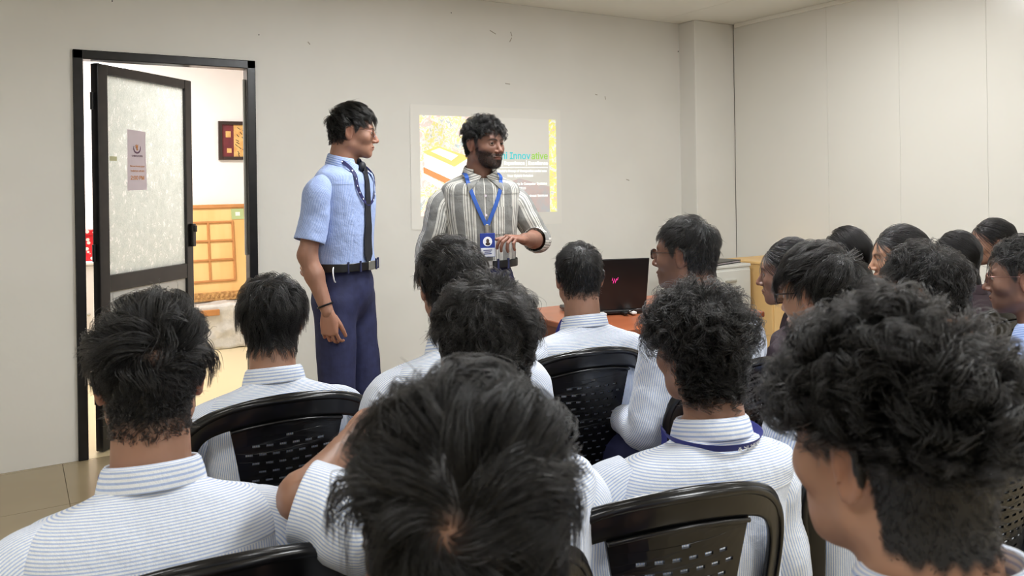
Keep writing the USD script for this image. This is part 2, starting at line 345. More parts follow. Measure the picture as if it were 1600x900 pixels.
def head_sdf(p, female=False):
    x = np.abs(p[:, 0]); q = np.stack([x, p[:, 1], p[:, 2]], 1)
    d = e_(q, (0, -.010, .012), (.077, .097, .100))
    d = smin(d, e_(q, (0, .034, -.035), (.064, .060, .085)), .03)
    jw = .044 if female else .050
    d = smin(d, c_(q, (jw, -.002, -.078), (.012, .072, -.116), .020, .016), .030)
    d = smin(d, e_(q, (0, .050, -.092), (.044, .040, .036)), .02)
    d = smin(d, e_(q, (0, .074, -.117), (.017, .014, .012)), .015)
    d = smin(d, e_(q, (.043, .056, -.040), (.022, .024, .020)), .022)       # cheekbone
    d = smin(d, c_(q, (0, -.026, -.05), (0, -.046, -.235), .060 if not female else .049, .067 if not female else .055), .022)
    d = smax(d, -e_(q, (.032, .096, -.012), (.021, .016, .014)), .014)      # eye socket
    d = smin(d, c_(q, (.010, .084, .008), (.040, .076, .011), .008, .007), .014)   # brow
    d = smin(d, c_(q, (0, .086, -.004), (0, .110, -.047), .0072, .0105), .010)
    d = smin(d, e_(q, (0, .110, -.051), (.0105, .0095, .0085)), .006)
    d = smin(d, e_(q, (.0125, .098, -.054), (.0085, .0100, .0072)), .006)
    d = smax(d, -e_(q, (.0065, .103, -.0615), (.0035, .006, .004)), .003)
    d = smin(d, e_(q, (0, .084, -.082), (.026, .012, .017)), .012)
    d = smin(d, e_(q, (.006, .0945, -.0790), (.0170, .0075, .0052)), .004)
    d = smin(d, e_(q, (0, .0925, -.0895), (.0170, .0080, .0060)), .004)
    d = smax(d, -c_(q, (0, .104, -.0843), (.022, .090, -.0848), .0015), .003)
    eb = np.linalg.norm(q - EYE, axis=1) - .0150
    d = smin(d, eb, .004)
    d = smax(d, -e_(q, EYE + [0, .0135, -.0012], (.0142, .0125, .0042)), .0015)
    # ear: plate, rim, lobe, hollow
    er = e_(q, (.0790, -.014, -.022), (.0085, .0175, .030))
    rim = [(.079, -.001, -.012), (.083, -.004, .004), (.086, -.015, .011), (.088, -.028, .004), (.087, -.031, -.012), (.083, -.024, -.030), (.079, -.014, -.044)]
    for a, b in zip(rim[:-1], rim[1:]): er = smin(er, c_(q, a, b, .0042), .004)
    er = smin(er, e_(q, (.078, -.010, -.047), (.0055, .0085, .0095)), .006)
    er = smax(er, -e_(q, (.0885, -.013, -.020), (.0065, .0095, .0165)), .004)
    er = smin(er, e_(q, (.080, -.0005, -.020), (.004, .0035, .006)), .004)
    return smin(d, er, .006)
_heads = {}
def head_mesh(h, female=False):
    if (h, female) not in _heads:
        v, f = surface_nets(lambda p: head_sdf(p, female), (-.105, -.125, -.225), (.105, .135, .13), h)
        m = trimesh.Trimesh(v, f, process=False); trimesh.smoothing.filter_taubin(m, iterations=2)
        _heads[h, female] = np.array(m.vertices), np.array(m.faces)
    return _heads[h, female]
def sst(a, b, x):
    t = np.clip((x - a) / (b - a), 0, 1); return t * t * (3 - 2 * t)
def scalp(v, fringe=.045, nape=-.075, side=0.0):
    """How much of the scalp is haired at v (head coordinates), 0 to 1."""
    x, y, z = np.abs(v[:, 0]), v[:, 1], v[:, 2]
    # lower edge of the hair as a function of how far forward the point is
    ed = np.interp(y, [-.11, -.05, -.034, -.026, .004, .014, .026, .045, .070, .085, .1], [nape, nape, nape + .012, -.005 + side, .018 + side, -.020 + side, -.012 + side, .030, fringe, fringe + .012, fringe + .03])
    return sst(-.007, .007, z - ed + .004 * np.sin(x * 240 + y * 190))
def skin_tint(v, tone, dark=(.013, .012, .012), beard=0.0, fade=0.0, fringe=.045, nape=-.075, hair=True, parting=None, lips=(.80, .60, .60), whorl=None):
    x, y, z = np.abs(v[:, 0]), v[:, 1], v[:, 2]
    tone = np.asarray(tone); c = np.tile(tone, (len(v), 1))
    def mixin(col, w):
        nonlocal c
        c = c * (1 - w[:, None]) + np.asarray(col) * w[:, None]
    mixin(tone * (1.12, .86, .80), .55 * np.exp(-((x - .078) / .02) ** 2 - ((y + .015) / .03) ** 2 - ((z + .02) / .03) ** 2))
    mixin(tone * (1.05, .9, .85), .5 * np.exp(-((x) / .02) ** 2 - ((y - .11) / .012) ** 2 - ((z + .05) / .015) ** 2))
    lip = np.exp(-((z + .0843) / .0085) ** 4 - (x / .021) ** 4) * (y > .083)
    mixin(tone * np.asarray(lips), np.clip(lip, 0, 1))
    br = np.exp(-((z - .0085 + 14 * (x - .03) ** 2) / .0040) ** 4 - ((x - .028) / .021) ** 6) * (y > .055)
    mixin((.014, .011, .010), np.clip(br, 0, 1) * .92)
    lash = np.exp(-((np.linalg.norm(np.stack([x, y, z], 1) - (EYE + [0, .012, .0052]), axis=1)) / .0085) ** 4)
    mixin((.02, .015, .013), lash * .5)
    if beard:
        bd = sst(-.050, -.068, z - .30 * (x - .03)) * sst(.012, .036, y + .25 * (x - .05)) * sst(-.150, -.128, z) * (1 - np.clip(lip * 1.2, 0, 1))
        bd = np.maximum(bd, np.exp(-((z + .0685) / .006) ** 2 - (x / .026) ** 4) * (y > .08))
        sb = np.exp(-((y - .022) / .012) ** 4) * sst(-.09, -.06, z) * sst(.01, -.01, z) * (x > .05)
        mixin((.016, .013, .012), np.clip(np.maximum(bd, sb), 0, 1) * beard)
    if hair:
        s = scalp(v, fringe, nape)
        if fade: s = s * (1 - .75 * sst(nape + fade, nape, z) * (y < .03))
        if whorl is not None:
            s = s * (1 - .85 * np.exp(-(np.linalg.norm(v - whorl, axis=1) / .012) ** 2))
        mixin(dark, s)
    return c
# ---------------------------------------------------------------- hair
def grow_hair(n, seed, headm, style, steps=12):
    """Strands (n, steps, 3) in head coordinates, and widths. style: dict, see the people below."""
    g = dict(fringe=.045, nape=-.075, whorl=(0, -.062, .085), swirl=.5, lift=.35, grav=.25, comb=[], top=.06, side=.04, back=.05, vol=.016, guides=220, clump=.6,
             curl=0.0, turns=2.0, noise=.35, frizz=.0015, fall=1.0, nape_len=.45, nape_z=(-.085, .02), keep=None, stray=.03, hug=.35)
    g.update(style); rng = np.random.default_rng(seed)
    v, f = headm
    m = trimesh.Trimesh(v, f, process=False)
    tri = v[f]; cen = tri.mean(1); ar = m.area_faces * scalp(cen, g['fringe'], g['nape'])
    up = np.abs(cen[:, 0]) < .072
    ar = ar * (up | (cen[:, 2] > .02) | (cen[:, 1] < -.045))
    if g['keep'] is not None: ar = ar * g['keep'](cen)
    fi = rng.choice(len(f), n, p=ar / ar.sum())
    b = rng.dirichlet((1, 1, 1), n); p = (tri[fi] * b[:, :, None]).sum(1)
    def grad(q):
        e = 1e-3; d0 = skull(q); return d0, unit(np.stack([skull(q + np.eye(3)[k] * e) - d0 for k in range(3)], 1))
    d0, nr = grad(p); root = p.copy()
    K = min(g['guides'], n); gi = np.argmin(((p[:, None, :] - p[None, :K, :]) ** 2).sum(-1), 1) if n * K < 4e6 else __import__('scipy.spatial', fromlist=['cKDTree']).cKDTree(p[:K]).query(p)[1]
    gi[:K] = np.arange(K)
    grand = rng.normal(size=(K, 3)); ln = rng.uniform(.85, 1.15, n) * rng.uniform(.8, 1.2, K)[gi]
    z, y, x = p[:, 2], p[:, 1], np.abs(p[:, 0])
    tw = sst(.015, .06, z); bw = sst(.0, -.04, y)
    leng = (g['top'] * tw + (1 - tw) * (g['back'] * bw + g['side'] * (1 - bw))) * ln
    leng = leng * np.where(y < .02, g['nape_len'] + (1 - g['nape_len']) * sst(g['nape_z'][0], g['nape_z'][1], z), 1.0)
    vol = g['vol'] * (.35 + .65 * tw) if np.isscalar(g['vol']) else g['vol'](p)
    layer = vol * rng.uniform(.12, 1.0, n) ** .8
    whorl = np.array(g['whorl'])
    nz = lambda q, s: np.stack([meshkit.noise(q * s + 17 * k, seed + k) for k in range(3)], 1) * 2 - 1
    nf = nz(p, 38.0)
    def flow(q, nn):
        w = q - whorl; r = np.linalg.norm(w, axis=1, keepdims=True); w = w / (r + 1e-6)
        fl = w + g['swirl'] * np.cross(nn, w) * np.exp(-(r / .06) ** 2)
        for cd, wt in g['comb']:
            wt_ = wt(root) if callable(wt) else np.full(len(q), wt)
            fl = fl + np.asarray(cd) * wt_[:, None]
        fl = fl + g['noise'] * (.6 * nf + .7 * grand[gi])
        return unit(fl - nn * (fl * nn).sum(1, keepdims=True))
    dirv = unit(nr * g['lift'] * 2 + flow(p, nr) * (1 - g['lift']) * 1.2)
    st = (leng / (steps - 1))[:, None]; P = [p]; q = p
    for k in range(1, steps):
        s = k / (steps - 1)
        d, nn = grad(q)
        dirv = unit(dirv * .62 + flow(q, nn) * .40 * (1 - .25 * s) + np.array([0, 0, -1.0]) * g['grav'] * s - nn * np.clip(d - layer, 0, .02)[:, None] * 40 * g['hug'])
        q = q + dirv * st
        d, nn = grad(q); want = layer * np.minimum(1, s * 2.5)
        q = q + nn * np.maximum(want - d, 0)[:, None] * .8
        P.append(q)
    P = np.stack(P, 1)
    s = np.linspace(0, 1, steps)[None, :, None]
    G = P[gi]; off = (root - root[gi])[:, None, :]
    cl = g['clump'] * np.minimum(1, s * 1.4) * rng.uniform(.6, 1.0, (n, 1, 1))
    P = P * (1 - cl) + (G + off * (1 - .55 * s)) * cl
    if g['curl']:
        T = unit(np.gradient(P, axis=1)); a = unit(np.cross(T, nr[:, None, :] + .3 * grand[gi][:, None, :])); bb = np.cross(T, a)
        ph = (rng.uniform(0, 2 * PI, K)[gi] + rng.normal(0, .35, n))[:, None, None] + 2 * PI * g['turns'] * s * rng.uniform(.75, 1.25, K)[gi][:, None, None] * np.where(rng.random(K) < .5, -1, 1)[gi][:, None, None]
        R = g['curl'] * rng.uniform(.6, 1.25, K)[gi][:, None, None] * np.minimum(1, s * 2.2) * np.minimum(1, (leng / .03))[:, None, None]
        P = P + R * (np.cos(ph) * a + np.sin(ph) * bb)
        dd = skull(P.reshape(-1, 3)).reshape(n, steps)
        _, nn = grad(P.reshape(-1, 3)); P = P + nn.reshape(P.shape) * np.maximum(.0015 - dd, 0)[..., None]
    P = P + rng.normal(0, 1, (n, 1, 3)) * g['frizz'] * s
    sm = rng.random(n) < g['stray']
    P[sm] = P[sm] + (nr[sm][:, None, :] * .010 + rng.normal(0, .006, (sm.sum(), 1, 3))) * s ** 2
    return P, steps
def hair_prim(name, P, width, parent, material, label=None):
    path = fresh(pathof(parent), name); c = UsdGeom.BasisCurves.Define(stage, path)
    n, k = P.shape[:2]
    c.CreateTypeAttr('linear'); c.CreateWrapAttr('nonperiodic')
    c.CreateCurveVertexCountsAttr(Vt.IntArray.FromNumpy(np.full(n, k, np.int32)))
    c.CreatePointsAttr(Vt.Vec3fArray.FromNumpy(P.reshape(-1, 3).astype(np.float32)))
    w = np.tile(np.interp(np.linspace(0, 1, k), [0, .6, 1], [width, width * .85, width * .25]), n)
    c.CreateWidthsAttr(Vt.FloatArray.FromNumpy(w.astype(np.float32))); c.SetWidthsInterpolation('vertex')
    UsdShade.MaterialBindingAPI.Apply(c.GetPrim()).Bind(material)
    if label: c.GetPrim().SetCustomDataByKey('label', label)
    return c.GetPrim()
# ---------------------------------------------------------------- materials of people
def skin_mat(name, rough=.5):
    return mat(name, {'a': ('attribute', {'attribute': 'tint'}), 'tc': ('texture_coordinate', {}), 'n': ('noise_texture', {'scale': 220, 'detail': 3}), 'n2': ('noise_texture', {'scale': 14, 'detail': 3}),
        'r': ('rgb_ramp', {'ramp': [(.3, (.86, .86, .86)), (.7, (1.08, 1.06, 1.05))]}), 'mm': ('mix_color', {'blend_type': 'multiply', 'fac': 1.0}),
        'b': ('bump', {'strength': .12, 'distance': .001}), 'p': ('principled_bsdf', {'roughness': rough, 'subsurface_weight': .12, 'subsurface_scale': .004, 'subsurface_radius': (1, .35, .2)})},
        [('tc.object', 'n.vector'), ('n.fac', 'b.height'), ('b.normal', 'p.normal'), ('tc.object', 'n2.vector'), ('n2.fac', 'r.fac'), ('a.color', 'mm.a'), ('r.color', 'mm.b'), ('mm.result', 'p.base_color')])
M_skin = skin_mat('skin')
M_hair = mat('hair_black', {'p': ('principled_hair_bsdf', {'parametrization': 'Direct coloring', 'color': (.003, .0028, .0028), 'roughness': .20, 'radial_roughness': .35, 'ior': 1.42, 'coat': .6, 'random_roughness': .3})})
M_hair_sleek = mat('hair_sleek', {'p': ('principled_hair_bsdf', {'parametrization': 'Direct coloring', 'color': (.007, .0065, .007), 'roughness': .2, 'radial_roughness': .3, 'random_roughness': .1, 'ior': 1.42})})
def stripe_mat(name, stops, pitch, rough=.75, wob=.0):
    """Woven stripes that run along lines of equal st.x (metres across the stripes)."""
    return mat(name, {'u': ('attribute', {'attribute': 'st'}), 'x': ('separate_xyz', {}), 'm': ('math', {'math_type': 'multiply', 'value2': 1 / pitch}), 'f': ('math', {'math_type': 'fraction'}),
        'r': ('rgb_ramp', {'ramp': stops}), 'tc': ('texture_coordinate', {}), 'n': ('noise_texture', {'scale': 24, 'detail': 4}), 'n2': ('noise_texture', {'scale': 900, 'detail': 1}), 'ad': ('math', {'math_type': 'multiply_add', 'value2': .10}),
        'b': ('bump', {'strength': .55, 'distance': .012}), 'p': ('principled_bsdf', {'roughness': rough, 'specular_ior_level': .25, 'sheen_weight': .1})},
        [('u.vector', 'x.vector'), ('x.x', 'm.value1'), ('m.value', 'f.value1'), ('f.value', 'r.fac'), ('r.color', 'p.base_color'), ('tc.object', 'n.vector'), ('tc.object', 'n2.vector'), ('n2.fac', 'ad.value1'), ('n.fac', 'ad.value3'), ('ad.value', 'b.height'), ('b.normal', 'p.normal')])
white_, blue_ = s2l(238, 241, 245), s2l(176, 194, 228)
M_shirt = stripe_mat('shirt_stripe', [(0, white_), (.52, white_), (.60, blue_), (.92, blue_), (1, white_)], .0052)
M_shirt_fine = stripe_mat('shirt_stripe_fine', [(0, s2l(180, 197, 234)), (.45, s2l(180, 197, 234)), (.55, s2l(134, 157, 213)), (.9, s2l(134, 157, 213)), (1, s2l(180, 197, 234))], .0040)
M_navy = noisy('trouser_navy', s2l(34, 38, 72), s2l(44, 48, 86), 30, .8, .25, 26)
M_navy2 = plain('lanyard_navy', s2l(34, 40, 120), .6)
M_blue = plain('lanyard_blue', s2l(38, 84, 168), .6)
M_letter = plain('lettering_white', (.8, .82, .86), .6)
M_tie = noisy('tie_black', s2l(24, 26, 34), s2l(32, 34, 42), 200, .6)
M_belt = plain('belt_black', (.006, .006, .007), .35)
M_steel = plain('buckle_steel', s2l(200, 198, 190), .3, metallic=.9)
M_shoe = plain('shoe_black', (.01, .01, .01), .35)
M_eye = mat('eye', {'a': ('attribute', {'attribute': 'tint'}), 'p': ('principled_bsdf', {'roughness': .12})}, [('a.color', 'p.base_color')])
M_frame = plain('spectacle_frame', (.008, .008, .009), .3)
M_wire = plain('spectacle_wire', s2l(120, 90, 84), .3, metallic=.7)
M_lens = mat('spectacle_lens', {'t': ('transparent_bsdf', {}), 'g': ('glossy_bsdf', {'roughness': .02, 'color': (1, 1, 1)}), 'f': ('fresnel', {'IOR': 1.4}), 'x': ('mix_closure', {})}, [('f.fac', 'x.fac'), ('t.BSDF', 'x.closure1'), ('g.BSDF', 'x.closure2')], 'x.closure')
# ---------------------------------------------------------------- hands
def hand(side, curl=(25, 30, 20), spread=4, thumb=(35, 10), res=.004, seg=10):
    """Wrist at the origin, fingers along +x, back of the hand +z; side +1: thumb towards +y."""
    S = lambda p, r: Manifold.sphere(r, seg).translate(list(map(float, p)))
    hull = lambda a, ra, b, rb: Manifold.batch_hull([S(a, ra), S(b, rb)])
    parts = [Manifold.batch_hull([S((-.01, .014, 0), .017), S((-.01, -.014, 0), .017), S((.078, .030, .002), .0105), S((.082, .008, .003), .011), S((.074, -.030, .001), .010), S((.03, .030, -.004), .014), S((.03, -.028, -.002), .013)])]
    for i, (yb, xb, L_, r) in enumerate(((.030, .082, .072, .0088), (.010, .086, .080, .0090), (-.011, .083, .074, .0087), (-.030, .075, .058, .0078))):
        p = np.array([xb, yb, .001]); a = math.radians(curl[0] * (1 + .12 * i)); sp = math.radians(spread * (1.5 - i))
        for k, fr in enumerate((.46, .31, .23)):
            d = np.array([math.cos(a) * math.cos(sp), math.sin(sp), -math.sin(a)]); q = p + d * L_ * fr
            parts.append(hull(p, r * (1 - .08 * k), q, r * (.94 - .09 * k))); p = q
            a += math.radians(curl[min(k + 1, 2)] * (1 + .1 * i))
    a, b = math.radians(thumb[0]), math.radians(thumb[1])
    p0 = np.array([.012, .026, -.006]); d = np.array([math.cos(a), math.sin(a), -math.sin(b)])
    p1 = p0 + d * .040; d2 = np.array([math.cos(a * .55), math.sin(a * .55), -math.sin(b * 1.4)]); p2 = p1 + d2 * .030; p3 = p2 + np.array([math.cos(a * .3), math.sin(a * .3), -math.sin(b * 2)]) * .024
    parts += [hull(p0, .015, p1, .0118), hull(p1, .0115, p2, .0100), hull(p2, .0098, p3, .0080)]
    m = Manifold.batch_boolean(parts, m3.OpType.Add).refine_to_length(res)
    v, f = arr(m); t = trimesh.Trimesh(v, f, process=False); trimesh.smoothing.filter_taubin(t, iterations=6)
    v, f = np.array(t.vertices), np.array(t.faces)
    if side < 0: v[:, 1] *= -1; f = f[:, ::-1]
    return v, f
_hands = {}
def placed_hand(side, wrist, fwd, back, **k):
    key = (side, tuple(sorted(k.items())))
    if key not in _hands: _hands[key] = hand(side, **k)
    v, f = _hands[key]
    x = unit(fwd); z = unit(np.asarray(back, float) - x * np.dot(back, x)); y = np.cross(z, x)
    return v @ np.stack([x, y, z]) + np.asarray(wrist), f
# ---------------------------------------------------------------- clothing
def ring_stack(zs, hw, df, db, cy, sides=48, power=2.35, twist=None):
    """Horizontal rings from bottom to top; one seam column at the front. Returns grid (rings, sides+1, 3) and the angle of each column."""
    a = PI / 2 + np.linspace(0, 2 * PI, sides + 1)
    ca, sa = np.cos(a), np.sin(a); sx, sy = np.sign(ca) * np.abs(ca) ** (2 / power), np.sign(sa) * np.abs(sa) ** (2 / power)
    hw, df, db, cy, zs = map(lambda q: np.asarray(q, float)[:, None], (hw, df, db, cy, zs))
    X = hw * sx; Y = cy + np.where(sy > 0, df, db) * sy; Z = np.broadcast_to(zs, X.shape)
    return np.stack([X, Y, Z], -1), a
def grid_mesh(G, u):
    """Grid of points with a stripe coordinate per point; outward faces for counter-clockwise columns going up."""
    r, c = G.shape[:2]
    i, j = np.meshgrid(np.arange(r - 1), np.arange(c - 1), indexing='ij')
    q = np.stack([i * c + j, i * c + j + 1, (i + 1) * c + j + 1, (i + 1) * c + j], -1).reshape(-1, 4)
    uv = np.zeros((r * c, 2)); uv[:, 0] = np.asarray(u).reshape(-1)
    return (G.reshape(-1, 3), np.vstack([q[:, [0, 1, 2]], q[:, [0, 2, 3]]])), uv
def thicken_edge(G, inward=.004):
    """Adds an inner rim to the first ring of a grid so that a hem shows thickness."""
    c = G[0].mean(0); inner = G[0] + (c - G[0]) * (inward / np.maximum(np.linalg.norm(G[0] - c, axis=1, keepdims=True), 1e-6))
    return np.concatenate([inner[None] + np.array([0, 0, .03]) * 0, G])
def folds(G, amp, scale, seed, stretch=(1, 1, 1)):
    n = unit(np.cross(np.gradient(G, axis=1), np.gradient(G, axis=0)))
    q = G * np.asarray(stretch) * scale
    d = (meshkit.fbm(q, 3, seed) - .5) * 2
    rg = 1 - np.abs(meshkit.noise(q * .8 + 5, seed + 9) * 2 - 1)
    am = np.broadcast_to(np.asarray(amp, float), G.shape[:2])
    G2 = G + n * (am * (d + .6 * (rg - .5)))[..., None]
    G2[:, -1] = G2[:, 0] = (G2[:, -1] + G2[:, 0]) / 2 if np.allclose(G[:, 0], G[:, -1], atol=1e-6) else G2[:, 0]
    return G2
def sleeve_grid(path, radii, rings=26, sides=28, amp=.004, seed=0, flare=1.0, up=(0, 1, 0)):
    p = spline(path, rings); r = np.interp(np.linspace(0, 1, rings), np.linspace(0, 1, len(radii)), radii)
    t = unit(np.gradient(p, axis=0)); u = None; U = []
    u = unit(np.cross(t[0], np.asarray(up, float)))
    for k in range(rings):
        u = unit(u - t[k] * np.dot(u, t[k])); U.append(u)
    U = np.array(U); W = np.cross(t, U)
    a = np.linspace(0, 2 * PI, sides + 1)
    G = p[:, None] + r[:, None, None] * (np.cos(a)[None, :, None] * U[:, None] + np.sin(a)[None, :, None] * W[:, None])
    G = folds(G, amp * np.interp(np.linspace(0, 1, rings), [0, .15, .5, 1], [.2, .6, 1, .8])[:, None], 22, seed, (1, 1, 1))
    hem = p[-1] + (G[-1] - p[-1]) * .90
    G = np.concatenate([G, (G[-1] * .5 + hem * .5)[None] + t[-1] * .001, hem[None] - t[-1] * .012], 0)
    return G, a * np.mean(radii)
def collar_grid(c, rx, ry, tilt, h=.036, gap=30, sides=40, open_=0.0, leaf_=0.0):
    """A shirt collar: stand and turned-down leaf, open at the front by gap degrees each side."""
    a = PI / 2 + np.radians(np.linspace(gap, 360 - gap, sides + 1))
    prof = [(-.001, -.012), (-.003, h * .55), (-.001, h * .92), (.003, h), (.008, h * .86), (.013 + leaf_ * .2, h * .42 - leaf_ * .5), (.017 + leaf_ * .35, -.004 - leaf_), (.0145 + leaf_ * .35, -.006 - leaf_)]
    s = np.abs(np.linspace(-1, 1, sides + 1)) ** 4
    G = []
    for k, (dr, z) in enumerate(prof):
        leaf = max(0, k - 3) / 4
        drop = -(.020 + open_ + leaf_ * .9) * s * leaf * 1.2
        X = (rx + dr) * np.cos(a); Y = (ry + dr + .010 * s * leaf) * np.sin(a)
        Z = z + drop - tilt * (np.sin(a) + 1) / 2 * .9
        G.append(np.stack([X, Y, Z], 1) + np.asarray(c))
    G = np.array(G)[:, ::-1] if False else np.array(G)
    u = np.array([[k * .011] * (sides + 1) for k in range(len(prof))])
    return G, u
# ================================================================ building a person
def rotm(yaw, pitch, roll=0):
    """yaw to the right, pitch down, roll to the right, degrees; local frame x right, y forward."""
    a, b, c = -math.radians(yaw), -math.radians(pitch), math.radians(roll)
    Z = np.array([[math.cos(a), -math.sin(a), 0], [math.sin(a), math.cos(a), 0], [0, 0, 1]])
    X = np.array([[1, 0, 0], [0, math.cos(b), -math.sin(b)], [0, math.sin(b), math.cos(b)]])
    Y = np.array([[math.cos(c), 0, math.sin(c)], [0, 1, 0], [-math.sin(c), 0, math.cos(c)]])
    return Z @ X @ Y
PIV = np.array([0, -.03, -.09])
class Head:
    def __init__(s, H, yaw, pitch, roll=0, scale=.95, female=False, res=.0045):
        s.H, s.R, s.S, s.female, s.res = np.asarray(H, float), rotm(yaw, pitch, roll), np.array([scale, scale, scale * .95]), female, res
        s.mesh = head_mesh(res, female)
    def put(s, v):
        c = PIV * s.S
        return s.H + c + ((np.asarray(v) * s.S) - c) @ s.R.T
def add_eyes(parent, hd, look=(0, 1, 0)):
    for sd in (-1, 1):
        m = trimesh.creation.icosphere(3, .0131); v = np.array(m.vertices); g = unit(np.asarray(look, float)); k = v @ g / .0131
        c = np.where((k > .955)[:, None], (.012, .010, .010), np.where((k > .845)[:, None], (.035, .018, .010), (.42, .38, .35)))
        obj('eye', (hd.put(v + EYE * [sd, 1, 1]), m.faces), M_eye, parent, True, tint=c)
def add_glasses(parent, hd, shape='rect', material=None, label=None, half=(.026, .018), wire=.0016):
    material = material or M_frame; cy, cz = .104, -.013
    g, first = [], None
    for sd in (-1, 1):
        t = np.linspace(0, 2 * PI, 37); pw = 2 if shape == 'round' else 3.6
        X = sd * .034 + half[0] * np.sign(np.cos(t)) * np.abs(np.cos(t)) ** (2 / pw); Z = cz + half[1] * np.sign(np.sin(t)) * np.abs(np.sin(t)) ** (2 / pw)
        Y = cy - .9 * np.abs(X) ** 2 * 3.0
        g.append(tube(np.stack([X, Y, Z], 1), wire, 6))
        g.append(tube([(sd * (.034 + half[0]), cy - 2.7 * (.034 + half[0]) ** 2, cz + .006), (sd * .072, .075, cz + .008), (sd * .0800, .03, cz + .010), (sd * .0815, -.006, cz + .008), (sd * .0800, -.024, cz - .010)], wire * .95, 6, 16))
    g.append(tube([(-.009, cy, cz + .003), (0, cy + .003, cz + .006), (.009, cy, cz + .003)], wire * .9, 6, 7))
    v, f = join(*g)
    o = obj('spectacles', (hd.put(v), f), material, parent, 40)
    if label: tag(o, label)
    for sd in (-1, 1):
        t = np.linspace(0, 2 * PI, 25)[:-1]; pw = 2 if shape == 'round' else 3.6
        pl = Polygon(np.stack([half[0] * np.sign(np.cos(t)) * np.abs(np.cos(t)) ** (2 / pw), half[1] * np.sign(np.sin(t)) * np.abs(np.sin(t)) ** (2 / pw)], 1))
        v, f = arr(prism(pl, .0012)); v = np.stack([v[:, 0] + sd * .034, cy - .0045 + v[:, 2], v[:, 1] + cz], 1)
        obj('lens', (hd.put(v), f), M_lens, o)
def add_hair(parent, hd, n, seed, style, width, steps=12, material=None, extra=()):
    P, k = grow_hair(n, seed, hd.mesh, style, steps)
    P = [hd.put(P.reshape(-1, 3)).reshape(P.shape)]
    for (n2, st2, keep) in extra:
        Q, k2 = grow_hair(n2, seed + 77, hd.mesh, st2, 5); Q = Q[:, np.linspace(0, 4, 5).astype(int)]
        hair_prim('short_hair', hd.put(Q.reshape(-1, 3)).reshape(Q.shape), width, parent, material or M_hair)
    return hair_prim('hair', P[0], width, parent, material or M_hair)
SHIRT_Z = [-.62, -.50, -.36, -.22, -.12, -.055, -.015, .018, .042, .060, .076]
SHIRT_W = [.176, .172, .168, .178, .192, .198, .195, .176, .138, .098, .070]
SHIRT_F = [.125, .122, .112, .116, .116, .106, .096, .084, .074, .066, .060]
SHIRT_B = [.118, .112, .098, .106, .116, .114, .106, .093, .080, .070, .062]
SHIRT_CY = [0, -.005, -.018, -.022, -.018, -.008, .002, .010, .018, .024, .028]
def shirt(parent, Sz, mats, width=1.0, yoke=-.03, bottom=-.5, rings=44, sides=64, cy=None, vyoke=False, dip=.040, topx=0.0, topy=0.0, fold=.005, seed=0, depth=1.0, ystart=.0, sleeves=(), collar=None, hemtuck=False, name='shirt', trim=None, buttons=False):
    from scipy.interpolate import PchipInterpolator as PI_
    z = np.array(SHIRT_Z); cyt = np.array(SHIRT_CY if cy is None else cy)
    zz = np.unique(np.r_[np.linspace(bottom, yoke, rings), np.linspace(yoke, .076, max(14, rings // 2))])
    f = lambda t, q=1.0: PI_(z, np.array(t) * q)(zz)
    G, a = ring_stack(zz + Sz, f(SHIRT_W, width), f(SHIRT_F, depth), f(SHIRT_B, depth), f(cyt), sides)
    fr = np.clip((G[:, :, 1] - G[:, :, 1].mean(1, keepdims=True)) / .065, -1, 1) * .5 + .5
    G[:, :, 2] -= dip * sst(.0, .076, zz)[:, None] * fr
    G[:, :, 1] += ystart; G[:, :, 0] += topx * sst(-.10, .06, zz)[:, None]; G[:, :, 1] += topy * sst(-.08, .05, zz)[:, None]
    G = folds(G, fold * np.interp(zz, [bottom, -.25, -.1, 0, .07], [1.5, 1.1, .7, .35, .1])[:, None], 11, seed, (1, 1, .7))
    if hemtuck:
        G[0] = G[0] * .3 + G[1] * .7; c = G[0].mean(0); G[0] = c + (G[0] - c) * .94
    iy = int(np.argmin(np.abs(zz - yoke)))
    ref = G[int(np.argmin(np.abs(zz + .10)))]; arc = np.r_[0, np.cumsum(np.linalg.norm(np.diff(ref, axis=0), axis=1))]
    (m, uv) = grid_mesh(G[:iy + 1], np.broadcast_to(arc, (iy + 1, len(arc))))
    sh = obj(name, m, mats[0], parent, True, uv)
    Gy = G[iy:] + unit(G[iy:] - G[iy:].mean(1, keepdims=True)) * .0012
    Gy = np.concatenate([Gy[:1] + np.array([0, 0, -.004]), Gy], 0)
    al = np.r_[0, np.cumsum(np.linalg.norm(np.diff(Gy[:, sides // 2 + 6], axis=0), axis=1))]
    (m, uv) = grid_mesh(Gy, np.broadcast_to(arc[None] if vyoke else al[:, None], Gy.shape[:2]))
    obj('yoke', m, mats[1] if len(mats) > 1 else mats[0], sh, True, uv)
    for i, sl in enumerate(sleeves):
        Gs, us = sleeve_grid(sl['path'], sl['r'], amp=sl.get('amp', .004), seed=seed + 31 * i, rings=sl.get('rings', 26), sides=36)
        (m, uv) = grid_mesh(Gs, np.broadcast_to(us, Gs.shape[:2]))
        obj('sleeve', m, mats[0], sh, True, uv)
        for cf in sl.get('cuffs', ()):
            Gc, uc = sleeve_grid(cf['path'], cf['r'], amp=.002, seed=seed + 5, rings=8, sides=36)
            (m, uv) = grid_mesh(Gc, np.broadcast_to(uc, Gc.shape[:2])); obj('rolled_cuff', m, mats[0], sh, True, uv)
    if collar:
        Gc, uc = collar_grid(**collar); Gc, uc = Gc[::-1], uc[::-1]
        (m, uv) = grid_mesh(Gc, uc); obj('collar', m, trim or (mats[1] if len(mats) > 1 else mats[0]), sh, True, uv)
    return sh, G, a, zz
